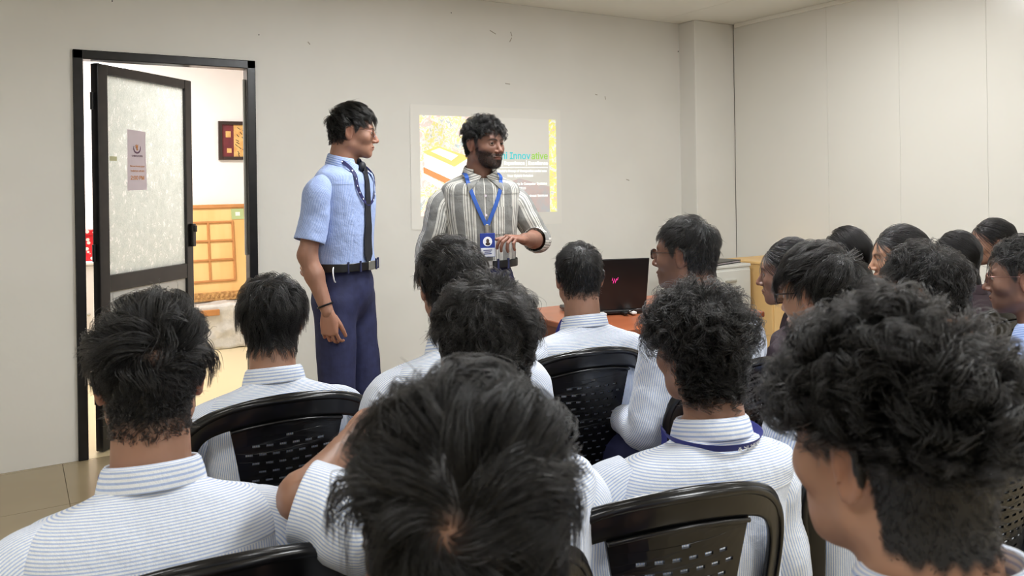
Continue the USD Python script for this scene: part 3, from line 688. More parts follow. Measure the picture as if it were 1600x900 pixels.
def lanyard_back(parent, N, material, text=None, drop=0.0, rad=0.0, tx=0.0):
    """A ribbon round the back of the neck just under the collar, running down the chest."""
    a = np.radians(np.linspace(150, 390, 33)); pts = [N + np.array([(.074 + rad) * math.cos(t), (.068 + rad) * math.sin(t) + .0, -.002 + .006 * math.sin(t) + drop]) for t in a]
    fr = [N + np.array([s * x, y, z]) for s, x, y, z in ((1, .066, .074, -.05), (1, .055, .11, -.12), (1, .03, .128, -.22), (1, .004, .132, -.30))]
    fl = [p * [1, 1, 1] for p in [N + np.array([-.066, .074, -.05]), N + np.array([-.055, .11, -.12]), N + np.array([-.03, .128, -.22]), N + np.array([-.004, .132, -.30])]]
    path = spline(np.array(fl[::-1] + pts + fr), 70)
    wd = unit(np.stack([(path[:, 0] - N[0]) * .35, (path[:, 1] - N[1]) * .35, np.full(len(path), .05)], 1))
    o = obj('lanyard', ribbon(path, wd, .018, .0012), material, parent, 30)
    if text:
        m = meshkit.text_mesh(text, .0105, .0006, True); v, f = arr(m); m2 = trimesh.Trimesh(v, f, process=False)
        w = v[:, 0].max(); s = (v[:, 0] - w / 2)
        R_ = .0758 + rad; ang = -PI / 2 + tx + s / R_
        q = np.stack([R_ * np.cos(ang), R_ * .925 * np.sin(ang), v[:, 1] - .0075 + drop - .006], 1); q[:, 2] += -.002
        q[:, :2] *= (1 + (v[:, 2] / R_))[:, None]
        obj('lettering', (q + N, f), M_letter, o)
    return o
def shoe(parent, at_, yaw, material):
    S = lambda x, y, z, r: Manifold.sphere(r, 12).translate([x, y, z])
    m = Manifold.batch_boolean([Manifold.batch_hull([S(0, -.05, .035, .034), S(0, .0, .045, .036), S(0, .03, .04, .036)]), Manifold.batch_hull([S(0, .0, .04, .038), S(.005, .12, .022, .034), S(-.005, .15, .02, .026)]),
        Manifold.batch_hull([Manifold.cylinder(.014, .036, .036, 14).translate([0, y, 0]) for y in (-.045, .0)] + [Manifold.cylinder(.014, .042, .042, 14).translate([0, .09, 0]), Manifold.cylinder(.014, .03, .03, 14).translate([0, .145, 0])])], m3.OpType.Add).refine_to_length(.014)
    v, f = arr(m); v = v @ rotm(yaw, 0).T + np.asarray(at_); return obj('shoe', (v, f), material, parent, 50)
def limb_body(caps, h, k=.03):
    P = np.array([q for c in caps for q in c[:2]]); r = max(c[2] for c in caps)
    def fn(p):
        d = None
        for c in caps:
            x = c_(p, c[0], c[1], c[2], c[3]); d = x if d is None else smin(d, x, k if len(c) < 5 else c[4])
        return d
    return surface_nets(fn, P.min(0) - r - .03, P.max(0) + r + .03, h)
def seated(label, at_xy, hz, body_yaw, hd_yaw, pitch, tone, style, n_hair, hair_w, seed, roll=0, scale=.95, female=False, res=.0045, shirt_mats=None, long_sleeves=False, steps=12, cat='person', group=None,
           glasses=None, lanyard=None, fade=0.0, fringe=.045, nape=-.075, hair_mat=None, left_arm=None, fold=.005, extra=(), beard=0, lean=.06, fine=False, width=1.0, whorl_skin=False, chair=True, chair_at=None, chair_yaw=None, sle=.88, dsz=.228, hdx=0, collar_mat=None, shoulder_roll=0, dark=(.013, .012, .012), trousers=None, look=(0, 1, 0)):
    a = math.radians(body_yaw); fw, rt = np.array([math.sin(a), math.cos(a)]), np.array([math.cos(a), -math.sin(a)])
    org = np.asarray(at_xy) - fw * (lean + .01) - rt * hdx
    t = thing('person', label, cat, (org[0], org[1], 0), -body_yaw, group)
    H = np.array([hdx, lean + .01, hz]); Sz = hz - dsz * scale / .95; w = width
    hd = Head(H, hd_yaw, pitch, roll, scale, female, res)
    # --- body: head, trunk, arms, hands, legs
    S = {s: np.array([s * .158 * w, .0, Sz - .032]) for s in (-1, 1)}
    E = {s: np.array([s * .225 * w, .035, Sz - .27]) for s in (-1, 1)}
    Wr = {s: np.array([s * .115, .27, .615]) for s in (-1, 1)}
    if left_arm: E[-1], Wr[-1] = np.array(left_arm[0]), np.array(left_arm[1])
    hip, knee, ank = (lambda s: np.array([s * .085, .02, .515])), (lambda s: np.array([s * .125, .44, .495])), (lambda s: np.array([s * .125, .46, .09]))
    nk = H + np.array([-hdx * .5, -.045, -.17])
    caps = [((0, -.005, .56), (0, .0, Sz - .14), .095, .10), ((-.09 * w, .0, Sz - .07), (.09 * w, .0, Sz - .07), .062, .062), ((0, .02, Sz - .04), nk, .06, .05)]
    for s in (-1, 1):
        caps += [(S[s], E[s], .036, .033), (E[s], Wr[s], .033, .025), (hip(s), knee(s), .068, .05), (knee(s), ank(s), .048, .034)]
    v0, f0 = limb_body(caps, .016)
    hv, hf = hd.mesh; whl = np.array(style.get('whorl', (0, -.062, .085))) if whorl_skin else None
    parts = [((hd.put(hv)), hf), (v0, f0)]
    tint = [skin_tint(hv, tone, dark, beard, fade, fringe, nape, True, whorl=whl), np.tile(tone, (len(v0), 1))]
    for s in (-1, 1):
        d = unit(Wr[s] - E[s])
        fwd = unit(np.array([-s * .15, 1, -.25])) if not (left_arm and s < 0) else unit(Wr[s] - E[s])
        h_ = placed_hand(s, Wr[s] + fwd * .012, fwd, (0, .2, 1), curl=(22, 22, 14), res=.008, seg=8)
        parts.append(h_); tint.append(np.tile(tone, (len(h_[0]), 1)))
    obj('body', join(*parts), M_skin, t, True, tint=np.vstack(tint))
    if fine or glasses or n_hair < 2300: add_eyes(t, hd, look)
    # --- clothes
    sm = shirt_mats or (M_shirt, M_shirt)
    sl = []
    for s in (-1, 1):
        e1 = E[s]; out = unit(e1 - S[s])
        path = [S[s] + np.array([-s * .03, 0, .018]), S[s] + np.array([s * .020, 0, -.004]) + out * .012, S[s] * .5 + e1 * .5 + np.array([s * .010, 0, .0])]
        rr = [.046, .066, .064]
        if long_sleeves: path += [e1 + np.array([s * .008, -.008, 0]), e1 * .5 + Wr[s] * .5, Wr[s] + (Wr[s] - e1) * .0]; rr += [.058, .050, .038]
        else: path += [S[s] * (1 - sle) + e1 * sle + np.array([s * .008, 0, 0])]; rr += [.064]
        sl.append(dict(path=path, r=rr, amp=.006 if long_sleeves else .004, rings=40 if fine else 24))
    nb = H + np.array([-hdx * .15, -.046, 0]); nb[2] = Sz + .064
    sh, G, aa, zz = shirt(t, Sz, sm, w, bottom=-(Sz - .47), seed=seed, fold=fold, sleeves=sl, topx=hdx * .85, topy=(lean - .06) * .9, rings=48 if fine else 24, sides=88 if fine else 44, ystart=.0,
        cy=[0, -.005, -.018, -.020, -.014, -.002, .006, .012, .018, .022, .024] if True else None,
        collar=dict(c=(nb[0], nb[1], nb[2] + .006), rx=.066 if not female else .060, ry=.064 if not female else .058, tilt=.030, h=.034, gap=28), trim=collar_mat)
    tv, tf = limb_body([((-.06, -.01, .54), (.06, -.01, .54), .105, .105), ((0, -.01, .56), (0, -.012, .64), .11, .105)] + [(hip(s), knee(s), .086, .066) for s in (-1, 1)] + [(knee(s), ank(s) + np.array([0, 0, .0]), .064, .058) for s in (-1, 1)], .02, .02)
    obj('trousers' if not female else 'skirt', (tv, tf), trousers or M_navy, t, True)
    for s in (-1, 1): shoe(t, ank(s) + np.array([0, .0, -.09]), s * 6, M_shoe)
    if lanyard is not None:
        lanyard_back(t, nb + np.array([0, .0, .004]), lanyard[0], lanyard[1] if len(lanyard) > 1 else None, *lanyard[2:])
    st = dict(fringe=fringe, nape=nape); st.update(style)
    if n_hair: add_hair(t, hd, n_hair, seed, st, hair_w, steps, hair_mat, extra)
    if glasses: add_glasses(t, hd, *glasses)
    if chair: CHAIRS.append((*(np.asarray(chair_at) + fw * .18 if chair_at else org + fw * .015), body_yaw if chair_yaw is None else chair_yaw))
    return t, hd
CHAIRS = []
# ================================================================ chairs
M_plastic = noisy('chair_plastic', (.0045, .0045, .005), (.007, .007, .0075), 12, .22, .04, 60)
def bend(v, z0=.43):
    """From the flat back (x across, z up, y thickness) to the curved, leaning back of the chair."""
    q = np.array(v, float); h = np.clip(q[:, 2] - z0, -1, 1)
    q[:, 1] = q[:, 1] + 1.25 * q[:, 0] ** 2 - .125 - .17 * h + .05 * h ** 2
    return q
def back_panel():
    """The slotted middle of the back: staggered rows of short slots."""
    top = lambda x: .806 - .7 * x ** 2
    zs = np.linspace(.40, .788, 34); half = lambda z: .086 + .056 * ((z - .40) / .40) ** 1.5
    L_ = [(-half(z), z) for z in zs]; R_ = [(half(z), z) for z in zs[::-1]]
    tp = [(x, top(x) + .004) for x in np.linspace(-half(.788), half(.788), 25)]
    poly = Polygon(L_ + tp[1:-1] + R_)
    slots = []
    for r in range(15):
        z = .455 + r * .0222; sh = (r % 2) * .016
        for c in range(-5, 6):
            x = c * .032 + sh
            if abs(x) + .016 < half(z) - .012 and z < top(x) - .040: slots.append(sbox(x - .0085, z - .0034, x + .0092, z + .0034))
    for s in slots: poly = poly.difference(s)
    m = trimesh.creation.extrude_polygon(poly, .006, engine='earcut')
    v, f = np.array(m.vertices), np.array(m.faces)
    m = trimesh.Trimesh(*trimesh.remesh.subdivide_to_size(v, f, .05), process=True) if True else m
    v = np.array(m.vertices); v = np.stack([v[:, 0], v[:, 2] - .003, v[:, 1]], 1)
    return bend(v), np.array(m.faces)[:, ::-1]
def chair(label, x, y, yaw, group):
    t = thing('plastic_chair', label, 'chair', (x, y, 0), -yaw, group)
    arch = [(-.210, .40), (-.218, .52), (-.228, .63), (-.236, .715), (-.212, .782), (-.13, .822), (0, .838), (.13, .822), (.212, .782), (.236, .715), (.228, .63), (.218, .52), (.210, .40)]
    p = spline(np.array([(a, 0, b) for a, b in arch]), 90)
    tz = unit(np.gradient(p, axis=0)); inpl = np.cross(tz, (0, 1, 0)); wid = .021 + .012 * np.clip((p[:, 2] - .72) / .12, 0, 1)
    v, f = loft(p + 0, wid, .009, 12, frames=(inpl, np.tile((0, 1.0, 0), (len(p), 1))), power=3.5)
    rail = obj('back_frame', (bend(v), f), M_plastic, t, 50)
    lip = np.array([(x, -.008, .802 - .95 * x * x) for x in np.linspace(-.138, .138, 40)])
    rim = spline(np.array([(a * 1.085, -.006, b + .016 if abs(a) < .2 else b) for a, b in arch[2:11]]), 60)
    obj('rim', (lambda q: (bend(q[0]), q[1]))(tube(rim, .0085, 8)), M_plastic, rail, 60)
    obj('lip', (lambda q: (bend(q[0]), q[1]))(tube(lip, .0045, 8)), M_plastic, rail, 60)
    obj('back_panel', back_panel(), M_plastic, t)
    pts = sbox(-.16, -.13, .16, .20).buffer(.05)
    s = prism(pts, .018, .412); obj('seat', s, M_plastic, t, 40)
    ap = prism(pts.buffer(-.004).difference(pts.buffer(-.022)), .05, .366); obj('apron', ap, M_plastic, t, 40)
    for sx in (-1, 1):
        for sy, yy in ((1, .21), (-1, -.15)):
            top, bot = np.array([sx * .185, yy * .95, .41]), np.array([sx * .235, yy * 1.25, .0])
            lg = Manifold.batch_hull([Manifold.cube([.052, .04, .01], True).translate((top - [0, 0, .005]).tolist()), Manifold.cube([.034, .028, .01], True).translate((bot + [0, 0, .005]).tolist())])
            obj('leg', lg, M_plastic, t)
    return t
def chair_copy(src, label, x, y, yaw, group):
    t = thing('plastic_chair', label, 'chair', (x, y, 0), -yaw, group)
    t.GetReferences().AddInternalReference(src.GetPath()); t.SetInstanceable(True)
    return t
# ================================================================ things in the room
def emis(name, col, strength, base=None, rough=.6):  # projected light as emission, some of its colour put in the base
    return mat(name, {'p': ('principled_bsdf', {'base_color': base or s2l(228, 225, 216), 'roughness': rough, 'emission_color': col, 'emission_strength': strength})})
SLIDE = .75
def build_slide():
    t = thing('painted_slide_light', 'glowing sheets painted as a projected slide with a building and white text on the front wall', 'projection', (0, WALL_Y - .003, 0), 0)  # projector light painted as thin glowing sheets laid on the wall
    y = lambda k: -.0004 * (k + 1)
    def flat(name, pts, m, k, parent=t):
        pl = Polygon(pts); v, f = arr(prism(pl, .0004)); v = np.stack([v[:, 0], y(k) + .0004 - v[:, 2], v[:, 1]], 1)
        return obj(name, (v, f), m, parent)
    R = lambda x0, z0, x1, z1: [(x0, z0), (x1, z0), (x1, z1), (x0, z1)]
    flat('painted_spill', R(2.146, 1.10, 3.298, 1.895), emis('painted_spill_glow', (.55, .58, .66), .075 * SLIDE), 0)  # projector spill round the slide, painted as a faintly glowing sheet
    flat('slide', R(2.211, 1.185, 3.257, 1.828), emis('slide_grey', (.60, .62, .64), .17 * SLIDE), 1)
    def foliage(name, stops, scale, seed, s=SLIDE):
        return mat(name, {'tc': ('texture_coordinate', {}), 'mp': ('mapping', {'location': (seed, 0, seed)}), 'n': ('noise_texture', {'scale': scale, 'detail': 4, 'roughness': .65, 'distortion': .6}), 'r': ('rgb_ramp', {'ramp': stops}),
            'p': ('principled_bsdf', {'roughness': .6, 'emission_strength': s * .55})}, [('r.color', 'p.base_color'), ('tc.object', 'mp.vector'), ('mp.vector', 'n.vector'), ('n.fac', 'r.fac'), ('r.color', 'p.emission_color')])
    W_, Y_, O_, G_, C_, P_ = (.90, .88, .85), (.90, .78, .22), (.90, .48, .24), (.50, .52, .36), (.60, .82, .86), (.86, .60, .55)
    flat('garden_photo', R(2.211, 1.185, 2.66, 1.828), foliage('slide_garden', [(.28, C_), (.37, (.5, .52, .5)), (.43, W_), (.49, Y_), (.53, W_), (.59, P_), (.65, (.6, .62, .55)), (.72, O_), (.8, W_)], 16, 3), 2)
    flat('tree', [(2.235, 1.62), (2.30, 1.50), (2.36, 1.52), (2.40, 1.66), (2.38, 1.77), (2.31, 1.79), (2.25, 1.72)], foliage('slide_tree', [(.3, (.6, .6, .55)), (.42, Y_), (.5, (.7, .72, .5)), (.56, W_), (.7, G_)], 40, 9, SLIDE * .7), 3)
    X = lambda q: 2.211 + (q / 5 + 640 - 655) * .00492; Z = lambda q: 1.828 - (q / 5 + 160 - 180) * .00468
    pg = lambda *p: [(X(a), Z(b)) for a, b in p]
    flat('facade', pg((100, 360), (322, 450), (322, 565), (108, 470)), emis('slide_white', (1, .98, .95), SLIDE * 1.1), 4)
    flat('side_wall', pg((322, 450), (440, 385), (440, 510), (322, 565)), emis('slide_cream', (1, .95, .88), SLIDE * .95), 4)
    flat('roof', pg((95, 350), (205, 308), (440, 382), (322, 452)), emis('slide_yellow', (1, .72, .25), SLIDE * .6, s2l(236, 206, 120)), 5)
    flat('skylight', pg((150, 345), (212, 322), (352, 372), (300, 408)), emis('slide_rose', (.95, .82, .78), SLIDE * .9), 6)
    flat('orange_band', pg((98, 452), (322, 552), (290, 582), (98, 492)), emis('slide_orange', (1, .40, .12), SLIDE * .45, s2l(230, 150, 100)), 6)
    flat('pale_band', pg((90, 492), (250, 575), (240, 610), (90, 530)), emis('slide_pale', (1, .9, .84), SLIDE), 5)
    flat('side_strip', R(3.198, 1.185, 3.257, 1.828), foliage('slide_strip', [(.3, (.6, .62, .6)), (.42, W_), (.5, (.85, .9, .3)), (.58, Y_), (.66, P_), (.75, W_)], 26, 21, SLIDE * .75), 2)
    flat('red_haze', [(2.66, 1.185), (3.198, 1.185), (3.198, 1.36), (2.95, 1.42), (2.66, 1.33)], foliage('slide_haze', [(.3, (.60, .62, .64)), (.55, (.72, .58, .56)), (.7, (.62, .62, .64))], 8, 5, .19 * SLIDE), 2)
    Rm = ((1, 0, 0), (0, 0, 1), (0, -1, 0))
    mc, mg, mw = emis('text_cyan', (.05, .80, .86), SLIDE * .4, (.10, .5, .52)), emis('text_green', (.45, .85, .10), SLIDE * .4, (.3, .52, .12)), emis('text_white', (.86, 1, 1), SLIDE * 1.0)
    def line(s, h, xr, z, m, bold=False, xl=None):
        q = meshkit.text_mesh(s, h, .0004, bold); v = np.array(q.vertices)
        x0 = xl if xl is not None else xr - v[:, 0].max()
        obj('lettering', xf((v, q.faces), np.array([[1, 0, 0, x0], [0, 0, -1, WALL_Y * 0 - .0016], [0, 1, 0, z], [0, 0, 0, 1]])), m, t)
        return x0
    xg = line('ative', .044, 3.185, 1.552, mg, True)
    line('Harisini Innov', .044, xg - .006, 1.552, mc, True)
    line('Expertise | Experience | Excellence', .023, 3.185, 1.512, mw, True)
    flat('rule', R(2.72, 1.492, 3.185, 1.495), mw, 3)
    line("The World's Group of Companies under one", .0155, 3.175, 1.463, mw, True)
    line('Your Hybrid Solution', .0155, 3.06, 1.43, mw, True)
    line('Experts in Computer Systems', .0155, 3.175, 1.375, mw, True)
    line('2010', .0155, 3.00, 1.345, mw, True)
    line('National Services', .0155, 3.18, 1.292, mw, True)
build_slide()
M_ply = noisy('plywood', s2l(240, 200, 136), s2l(226, 178, 110), 3.2, .5, .05, 30, 5, (2.0, 1, .35))
M_batten = noisy('batten_wood', s2l(196, 138, 80), s2l(178, 120, 66), 9, .55)
M_carve = noisy('carved_wood', s2l(206, 160, 96), s2l(150, 106, 60), 40, .6, .8, 60)
M_wrap = noisy('clear_wrap', s2l(214, 212, 206), s2l(190, 190, 186), 14, .25, .9, 16)
def build_beyond():
    t = thing('lattice_board', 'light wooden board with a grid of battens leaning in the room behind the door', 'wooden panel', (1.44, 7.50, .47), 0)
    tilt = rot((1, 0, 0), -9)
    P = lambda n, lo, hi, m, r=.003: obj(n, xf(rbox(lo, hi, r), tilt), m, t)
    P('board', (-.26, 0, 0), (.36, .014, .78), M_ply)
    for z in (.10, .285, .455, .62): P('batten', (-.26, -.014, z - .009), (.245, .001, z + .009), M_batten)
    for x in (-.18, .035, .245): P('batten', (x - .009, -.015, .10), (x + .009, .001, .63), M_batten)
    P('top_strip', (-.26, -.018, .745), (.36, .016, .775), M_batten)
    c = P('picture_card', (.24, -.006, .64), (.35, .002, .735), plain('card_green', s2l(170, 186, 130), .6), .001)
    obj('card_spot', xf(rbox((.275, -.0075, .67), (.315, -.005, .705), .001), tilt), plain('card_white', s2l(236, 236, 226), .6), c)
    k = thing('carved_board', 'carved wooden board lying under the light wooden board with battens', 'carved board', (1.42, 7.49, .40), 0)
    obj('board', rbox((-.24, -.02, 0), (.34, .03, .075), .004), M_carve, k)
    for i in range(14): obj('carving', xf(Manifold.sphere(.014, 10).scale([1, .5, 1.3]), tr(-.21 + i * .04, -.02, .04)), M_carve, k)
    b = thing('wrapped_bundle', 'bundle wrapped in clear plastic under the carved board', 'bundle', (1.42, 7.42, 0), 0)
    v, f = arr(rbox((-.26, -.12, .0), (.38, .18, .39), .03, 12).refine_to_length(.03)); v = v + unit(v - v.mean(0)) * ((meshkit.fbm(v * 12, 3, 4) - .5) * .05)[:, None]; v[:, 2] = np.maximum(v[:, 2], 0.0)
    obj('wrap', (v, f), M_wrap, b, 60); obj('wrapped_plank', rbox((-.28, -.15, .30), (.08, -.09, .35), .004), M_batten, b)
    p = thing('framed_picture', 'dark framed maroon and gold picture hung on the far wall', 'picture', (1.83, 7.698, 1.815), 0)
    w, h = .235, .175
    fr = Manifold.cube([2 * w, .028, 2 * h], True) - Manifold.cube([2 * w - .06, .1, 2 * h - .06], True)
    obj('frame', fr.translate([0, -.014, 0]), M_picture_frame, p)
    obj('print', bx((-w + .03, -.008, -h + .03), (w - .03, 0, h - .03)), noisy('print_maroon', s2l(96, 34, 44), s2l(120, 46, 50), 12, .5), p)
    gold = noisy('print_gold', s2l(226, 190, 120), s2l(206, 150, 84), 20, .5)
    for a, b_, c_1, d in ((-.10, -.145, .02, .145), (.10, -.145, .17, .03), (-.17, .03, -.125, .085), (-.16, -.11, -.12, -.07)): obj('gold_patch', bx((a, -.0092, b_), (c_1, -.007, d)), gold, p)
    rng = np.random.default_rng(8)
    for i in range(12):
        x, z = -.085 + rng.random() * .085, -.13 + i * .022
        obj('brush_mark', xf(rbox((-.016, -.0005, -.003), (.016, .0005, .003), .0005), tr(x, -.0098, z) @ rot((0, 1, 0), rng.uniform(20, 70))), M_nail, p)
    cb = thing('low_cabinet', 'white low cabinet in the room behind the door', 'cabinet', (.42, 6.75, 0), 0)
    obj('body', rbox((-.35, -.2, 0), (.35, .2, .85), .006), M_beyond, cb); obj('top', rbox((-.37, -.22, .85), (.37, .22, .872), .006), M_beyond, cb)
    for x in (-.17, .17): d = obj('cabinet_door', rbox((x - .165, -.21, .04), (x + .165, -.199, .84), .003), M_beyond, cb); obj('knob', xf(Manifold.sphere(.012, 10), tr(x * .2, -.222, .5)), M_steel, d)
    gb = thing('gift_box', 'red and white patterned box on the white low cabinet', 'box', (.45, 6.70, .872), 0)
    mred = mat('red_pattern', {'tc': ('texture_coordinate', {}), 'v': ('voronoi_texture', {'scale': 26}), 'r': ('rgb_ramp', {'ramp': [(0, s2l(244, 226, 220)), (.30, s2l(240, 214, 206)), (.36, s2l(205, 22, 34)), (1, s2l(196, 18, 30))]}), 'p': ('principled_bsdf', {'roughness': .4})}, [('tc.object', 'v.vector'), ('v.distance', 'r.fac'), ('r.color', 'p.base_color')])
    obj('box', rbox((-.2, -.08, 0), (.2, .08, .20), .004), mred, gb); obj('lid', rbox((-.204, -.084, .185), (.204, .084, .225), .004), mred, gb)
build_beyond()
M_desk = noisy('desk_laminate', s2l(172, 100, 66), s2l(150, 82, 52), 2.4, .3, .02, 20, 5, (.5, 3, 1))
def build_desk():
    t = thing('desk', 'reddish brown wooden desk under the laptop by the front wall', 'desk', (2.60, 3.12, 0), 0)
    obj('desk_top', rbox((-.49, -.38, .722), (.49, .38, .75), .005), M_desk, t)
    for x in (-.45, .43): obj('side_panel', rbox((x, -.35, 0), (x + .022, .35, .723), .003), M_desk, t)
    obj('modesty_panel', rbox((-.44, -.30, .25), (.43, -.28, .723), .003), M_desk, t)
    lt = thing('laptop', 'open black laptop with a glowing pink emblem on its lid', 'laptop', (2.424, 3.085, .751), -18)
    blk = plain('laptop_black', (.006, .006, .007), .35)
    obj('base', rbox((-.18, -.005, .004), (.18, .255, .024), .006), blk, lt)
    kb = obj('keyboard', bx((-.16, .06, .0235), (.16, .18, .0255)), plain('keyboard_dark', (.02, .02, .022), .6), lt)
    hinge = tr(0, .012, .022) @ rot((1, 0, 0), 12)
    lid = obj('lid', xf(rbox((-.18, -.008, .0), (.18, 0, .255), .003), hinge), blk, lt)
    obj('screen', xf(bx((-.17, 0, .015), (.17, .0006, .245)), hinge), plain('screen_dark', (.02, .022, .03), .2), lid)
    pk = mat('emblem_pink', {'p': ('principled_bsdf', {'base_color': (.5, .02, .16), 'emission_color': (1.0, .04, .30), 'emission_strength': 1.1})})
    bars = []
    for (x, z, h) in ((-.0125, .006, .014), (-.0065, -.006, .016), (-.0035, .002, .016), (.0035, -.004, .018), (.0065, .003, .014), (.0135, .008, .015)):
        bars.append(xf(rbox((-.0012, -.0092, -h / 2), (.0012, -.0078, h / 2), .0005), tr(x + .012, 0, z + .150) @ rot((0, 1, 0), 12)))
    obj('emblem', xf(join(*bars), hinge), pk, lid)
    for i, (x, c) in enumerate(((-.05, (.75, .75, .73)), (.06, (.01, .01, .01)), (.10, (.75, .75, .73)))):
        pl = obj('plug', rbox((x - .012, -.05, .006), (x + .012, -.006, .018), .003), plain(f'plug_{i}', c, .4), lt)
    cb = thing('cable', 'thin black cable looping out of the back of the laptop', 'cable', (2.424, 3.085, .751), -18)
    obj('wire', tube([(.06, -.05, .012), (.07, -.09, .03), (.11, -.11, .040), (.16, -.09, .02), (.20, -.02, .004), (.26, .05, .004), (.34, .30, .004)], .0028, 8, 40), M_plug_black, cb)
M_plug_black = plain('cable_black', (.012, .012, .012), .4)
build_desk()
def build_corner():
    g = noisy('cabinet_grey', s2l(204, 203, 196), s2l(194, 194, 188), 3, .45)
    t = thing('filing_cabinet', 'pale grey metal cabinet in the corner by the right wall', 'cabinet', (4.06, 4.12, 0), 0)
    obj('body', rbox((-.20, -.22, .02), (.20, .22, .80), .006), g, t); obj('top', rbox((-.205, -.225, .80), (.205, .225, .822), .006), g, t)
    for i, z in enumerate((.06, .43)):
        d = obj('drawer', rbox((-.19, -.232, z), (.19, -.219, z + .355), .004), g, t); obj('handle', rbox((-.05, -.246, z + .28), (.05, -.231, z + .295), .003), M_steel, d)
    f = thing('folder', 'black flat folder lying on top of the grey cabinet', 'folder', (4.06, 4.08, .822), 14)
    obj('cover', rbox((-.16, -.15, 0), (.16, .12, .006), .002), M_belt, f); obj('papers', rbox((-.155, -.145, .006), (.155, .115, .014), .001), M_paper, f); obj('cover', rbox((-.16, -.15, .014), (.16, .12, .020), .002), M_belt, f)
    w = thing('wooden_cupboard', 'light wooden cupboard with a white paper sticker beside the grey cabinet', 'cupboard', (4.50, 3.96, 0), 0)
    pine = noisy('pine', s2l(226, 190, 132), s2l(214, 172, 110), 2.5, .5, .04, 20, 5, (3, 1, .4))
    obj('carcass', rbox((-.19, -.20, 0), (.31, .22, .81), .005), pine, w); obj('top', rbox((-.195, -.21, .81), (.315, .23, .83), .005), pine, w)
    for i, x in enumerate((-.18, .065)): d = obj('cupboard_door', rbox((x, -.212, .05), (x + .24, -.199, .80), .003), pine, w); obj('knob', xf(Manifold.sphere(.012, 10), tr(x + (.23 if i == 0 else .03), -.222, .45)), M_steel, d)
    obj('sticker', bx((-.15, -.2135, .69), (-.08, -.2119, .78)), M_paper, w)
build_corner()
# ================================================================ the audience
SK = s2l(160, 120, 98); SK_L = s2l(176, 134, 108); SK_D = s2l(126, 92, 76); SK_M = s2l(150, 112, 92)
STRAIGHT = dict(top=.085, side=.05, back=.050, vol=.024, lift=.40, grav=.18, clump=.85, guides=240, noise=.5)
SHORT = dict(top=.030, side=.014, back=.022, vol=.014, lift=.45, grav=.12, clump=.5, guides=300, noise=.4)
CURLY = dict(top=.085, side=.06, back=.07, vol=.042, lift=.8, grav=.12, clump=.9, guides=420, curl=.0085, turns=2.2, noise=.7)
WAVY = dict(top=.075, side=.045, back=.06, vol=.030, lift=.55, grav=.15, clump=.9, guides=340, curl=.006, turns=1.4, noise=.6)
SLEEK = dict(top=.22, side=.20, back=.18, vol=.010, lift=.08, grav=.2, clump=.3, guides=120, noise=.05, stray=.01, frizz=.0006, whorl=(0, .06, .075), swirl=0, comb=[((0, -1.2, -.3), 1.0)], hug=1.0)
HW = .0009
# nearest row
seated('boy in the foreground seen from above, messy black hair with a whorl', (.314, .606), 1.100, 4, 6, 6, SK, dict(STRAIGHT, top=.11, vol=.044, side=.06, back=.06, whorl=(-.036, -.090, .022), swirl=1.0), 8000, .0008, 101, fine=True, steps=13, whorl_skin=True, nape=-.10, res=.004)
seated('boy in the foreground at the right with big curly hair and a faded nape', (.71, .475), 1.140, 2, 2, 3, SK_L, dict(CURLY, vol=lambda p: .010 + .036 * sst(-.01, .06, p[:, 2]), side=.02, back=.03, top=.075, lift=.85, guides=420, clump=.95, curl=.0100, keep=lambda c: c[:, 2] > .02 - .25 * np.abs(c[:, 1] + .02) * (c[:, 1] < -.02)), 6000, .00085, 102, fine=True, steps=20, nape=-.105, lanyard=(M_navy2,), res=.004, dsz=.192,
       extra=((3500, dict(top=.014, side=.010, back=.010, vol=.008, lift=.6, clump=.2, nape=-.105, grav=.1), None),))
# second row
seated('boy at the far left with tousled hair, cropped sides and a blue lanyard', (.19, 1.476), 1.083, 4, 4, 2, SK, dict(STRAIGHT, top=.095, vol=lambda p: .006 + .038 * sst(-.02, .06, p[:, 2]), side=.03, back=.028, nape_len=.22, nape_z=(-.06, .03), whorl=(.008, -.096, .036), swirl=.9), 6500, .0010, 103, fine=True, fade=.04, nape=-.105, lanyard=(M_navy2,), whorl_skin=True, chair_at=(.235, 1.195), extra=((2600, dict(top=.012, side=.010, back=.009, vol=.006, lift=.3, clump=0, noise=.25, grav=.5, nape=-.105), None),))
seated('boy in the middle with thick wavy black hair, ears showing, behind the messy one', (.694, 1.24), 1.112, 6, 12, 6, SK, dict(WAVY, side=.022, back=.04, nape_len=.3), 4200, .0009, 104, fine=True, steps=16, nape=-.098, hdx=.05, chair_at=(.52, 1.0), sle=.90, left_arm=((-.265, .07, .895), (-.13, .235, .930)))
seated('boy with a dark curly mop of hair and a lettered navy lanyard', (1.215, 1.245), 1.046, 14, -8, 5, SK_M, dict(CURLY, top=.095, back=.075, vol=.050), 5200, .0010, 105, fine=True, steps=20, nape=-.105, lanyard=(M_navy2, '& SCHOOL', -.007, .023, .40), long_sleeves=True, hdx=.06, lean=.03, chair_yaw=12, chair_at=(.955, 1.030))
seated('boy in dark rimmed spectacles between the two curly haired boys, facing left', (1.65, 1.277), 1.122, 2, -8, 6, SK_L, dict(STRAIGHT, top=.09, vol=.030, comb=[((-.5, .6, 0), .6)]), 3200, .0011, 106, fine=True, nape=-.095, long_sleeves=True, glasses=('rect',))
seated('wavy haired boy at the right looking left, before the boy in blue', (2.107, 1.291), 1.100, 0, -12, 12, SK_L, dict(WAVY, top=.09, vol=.032), 2600, .0012, 107, nape=-.095, steps=14)
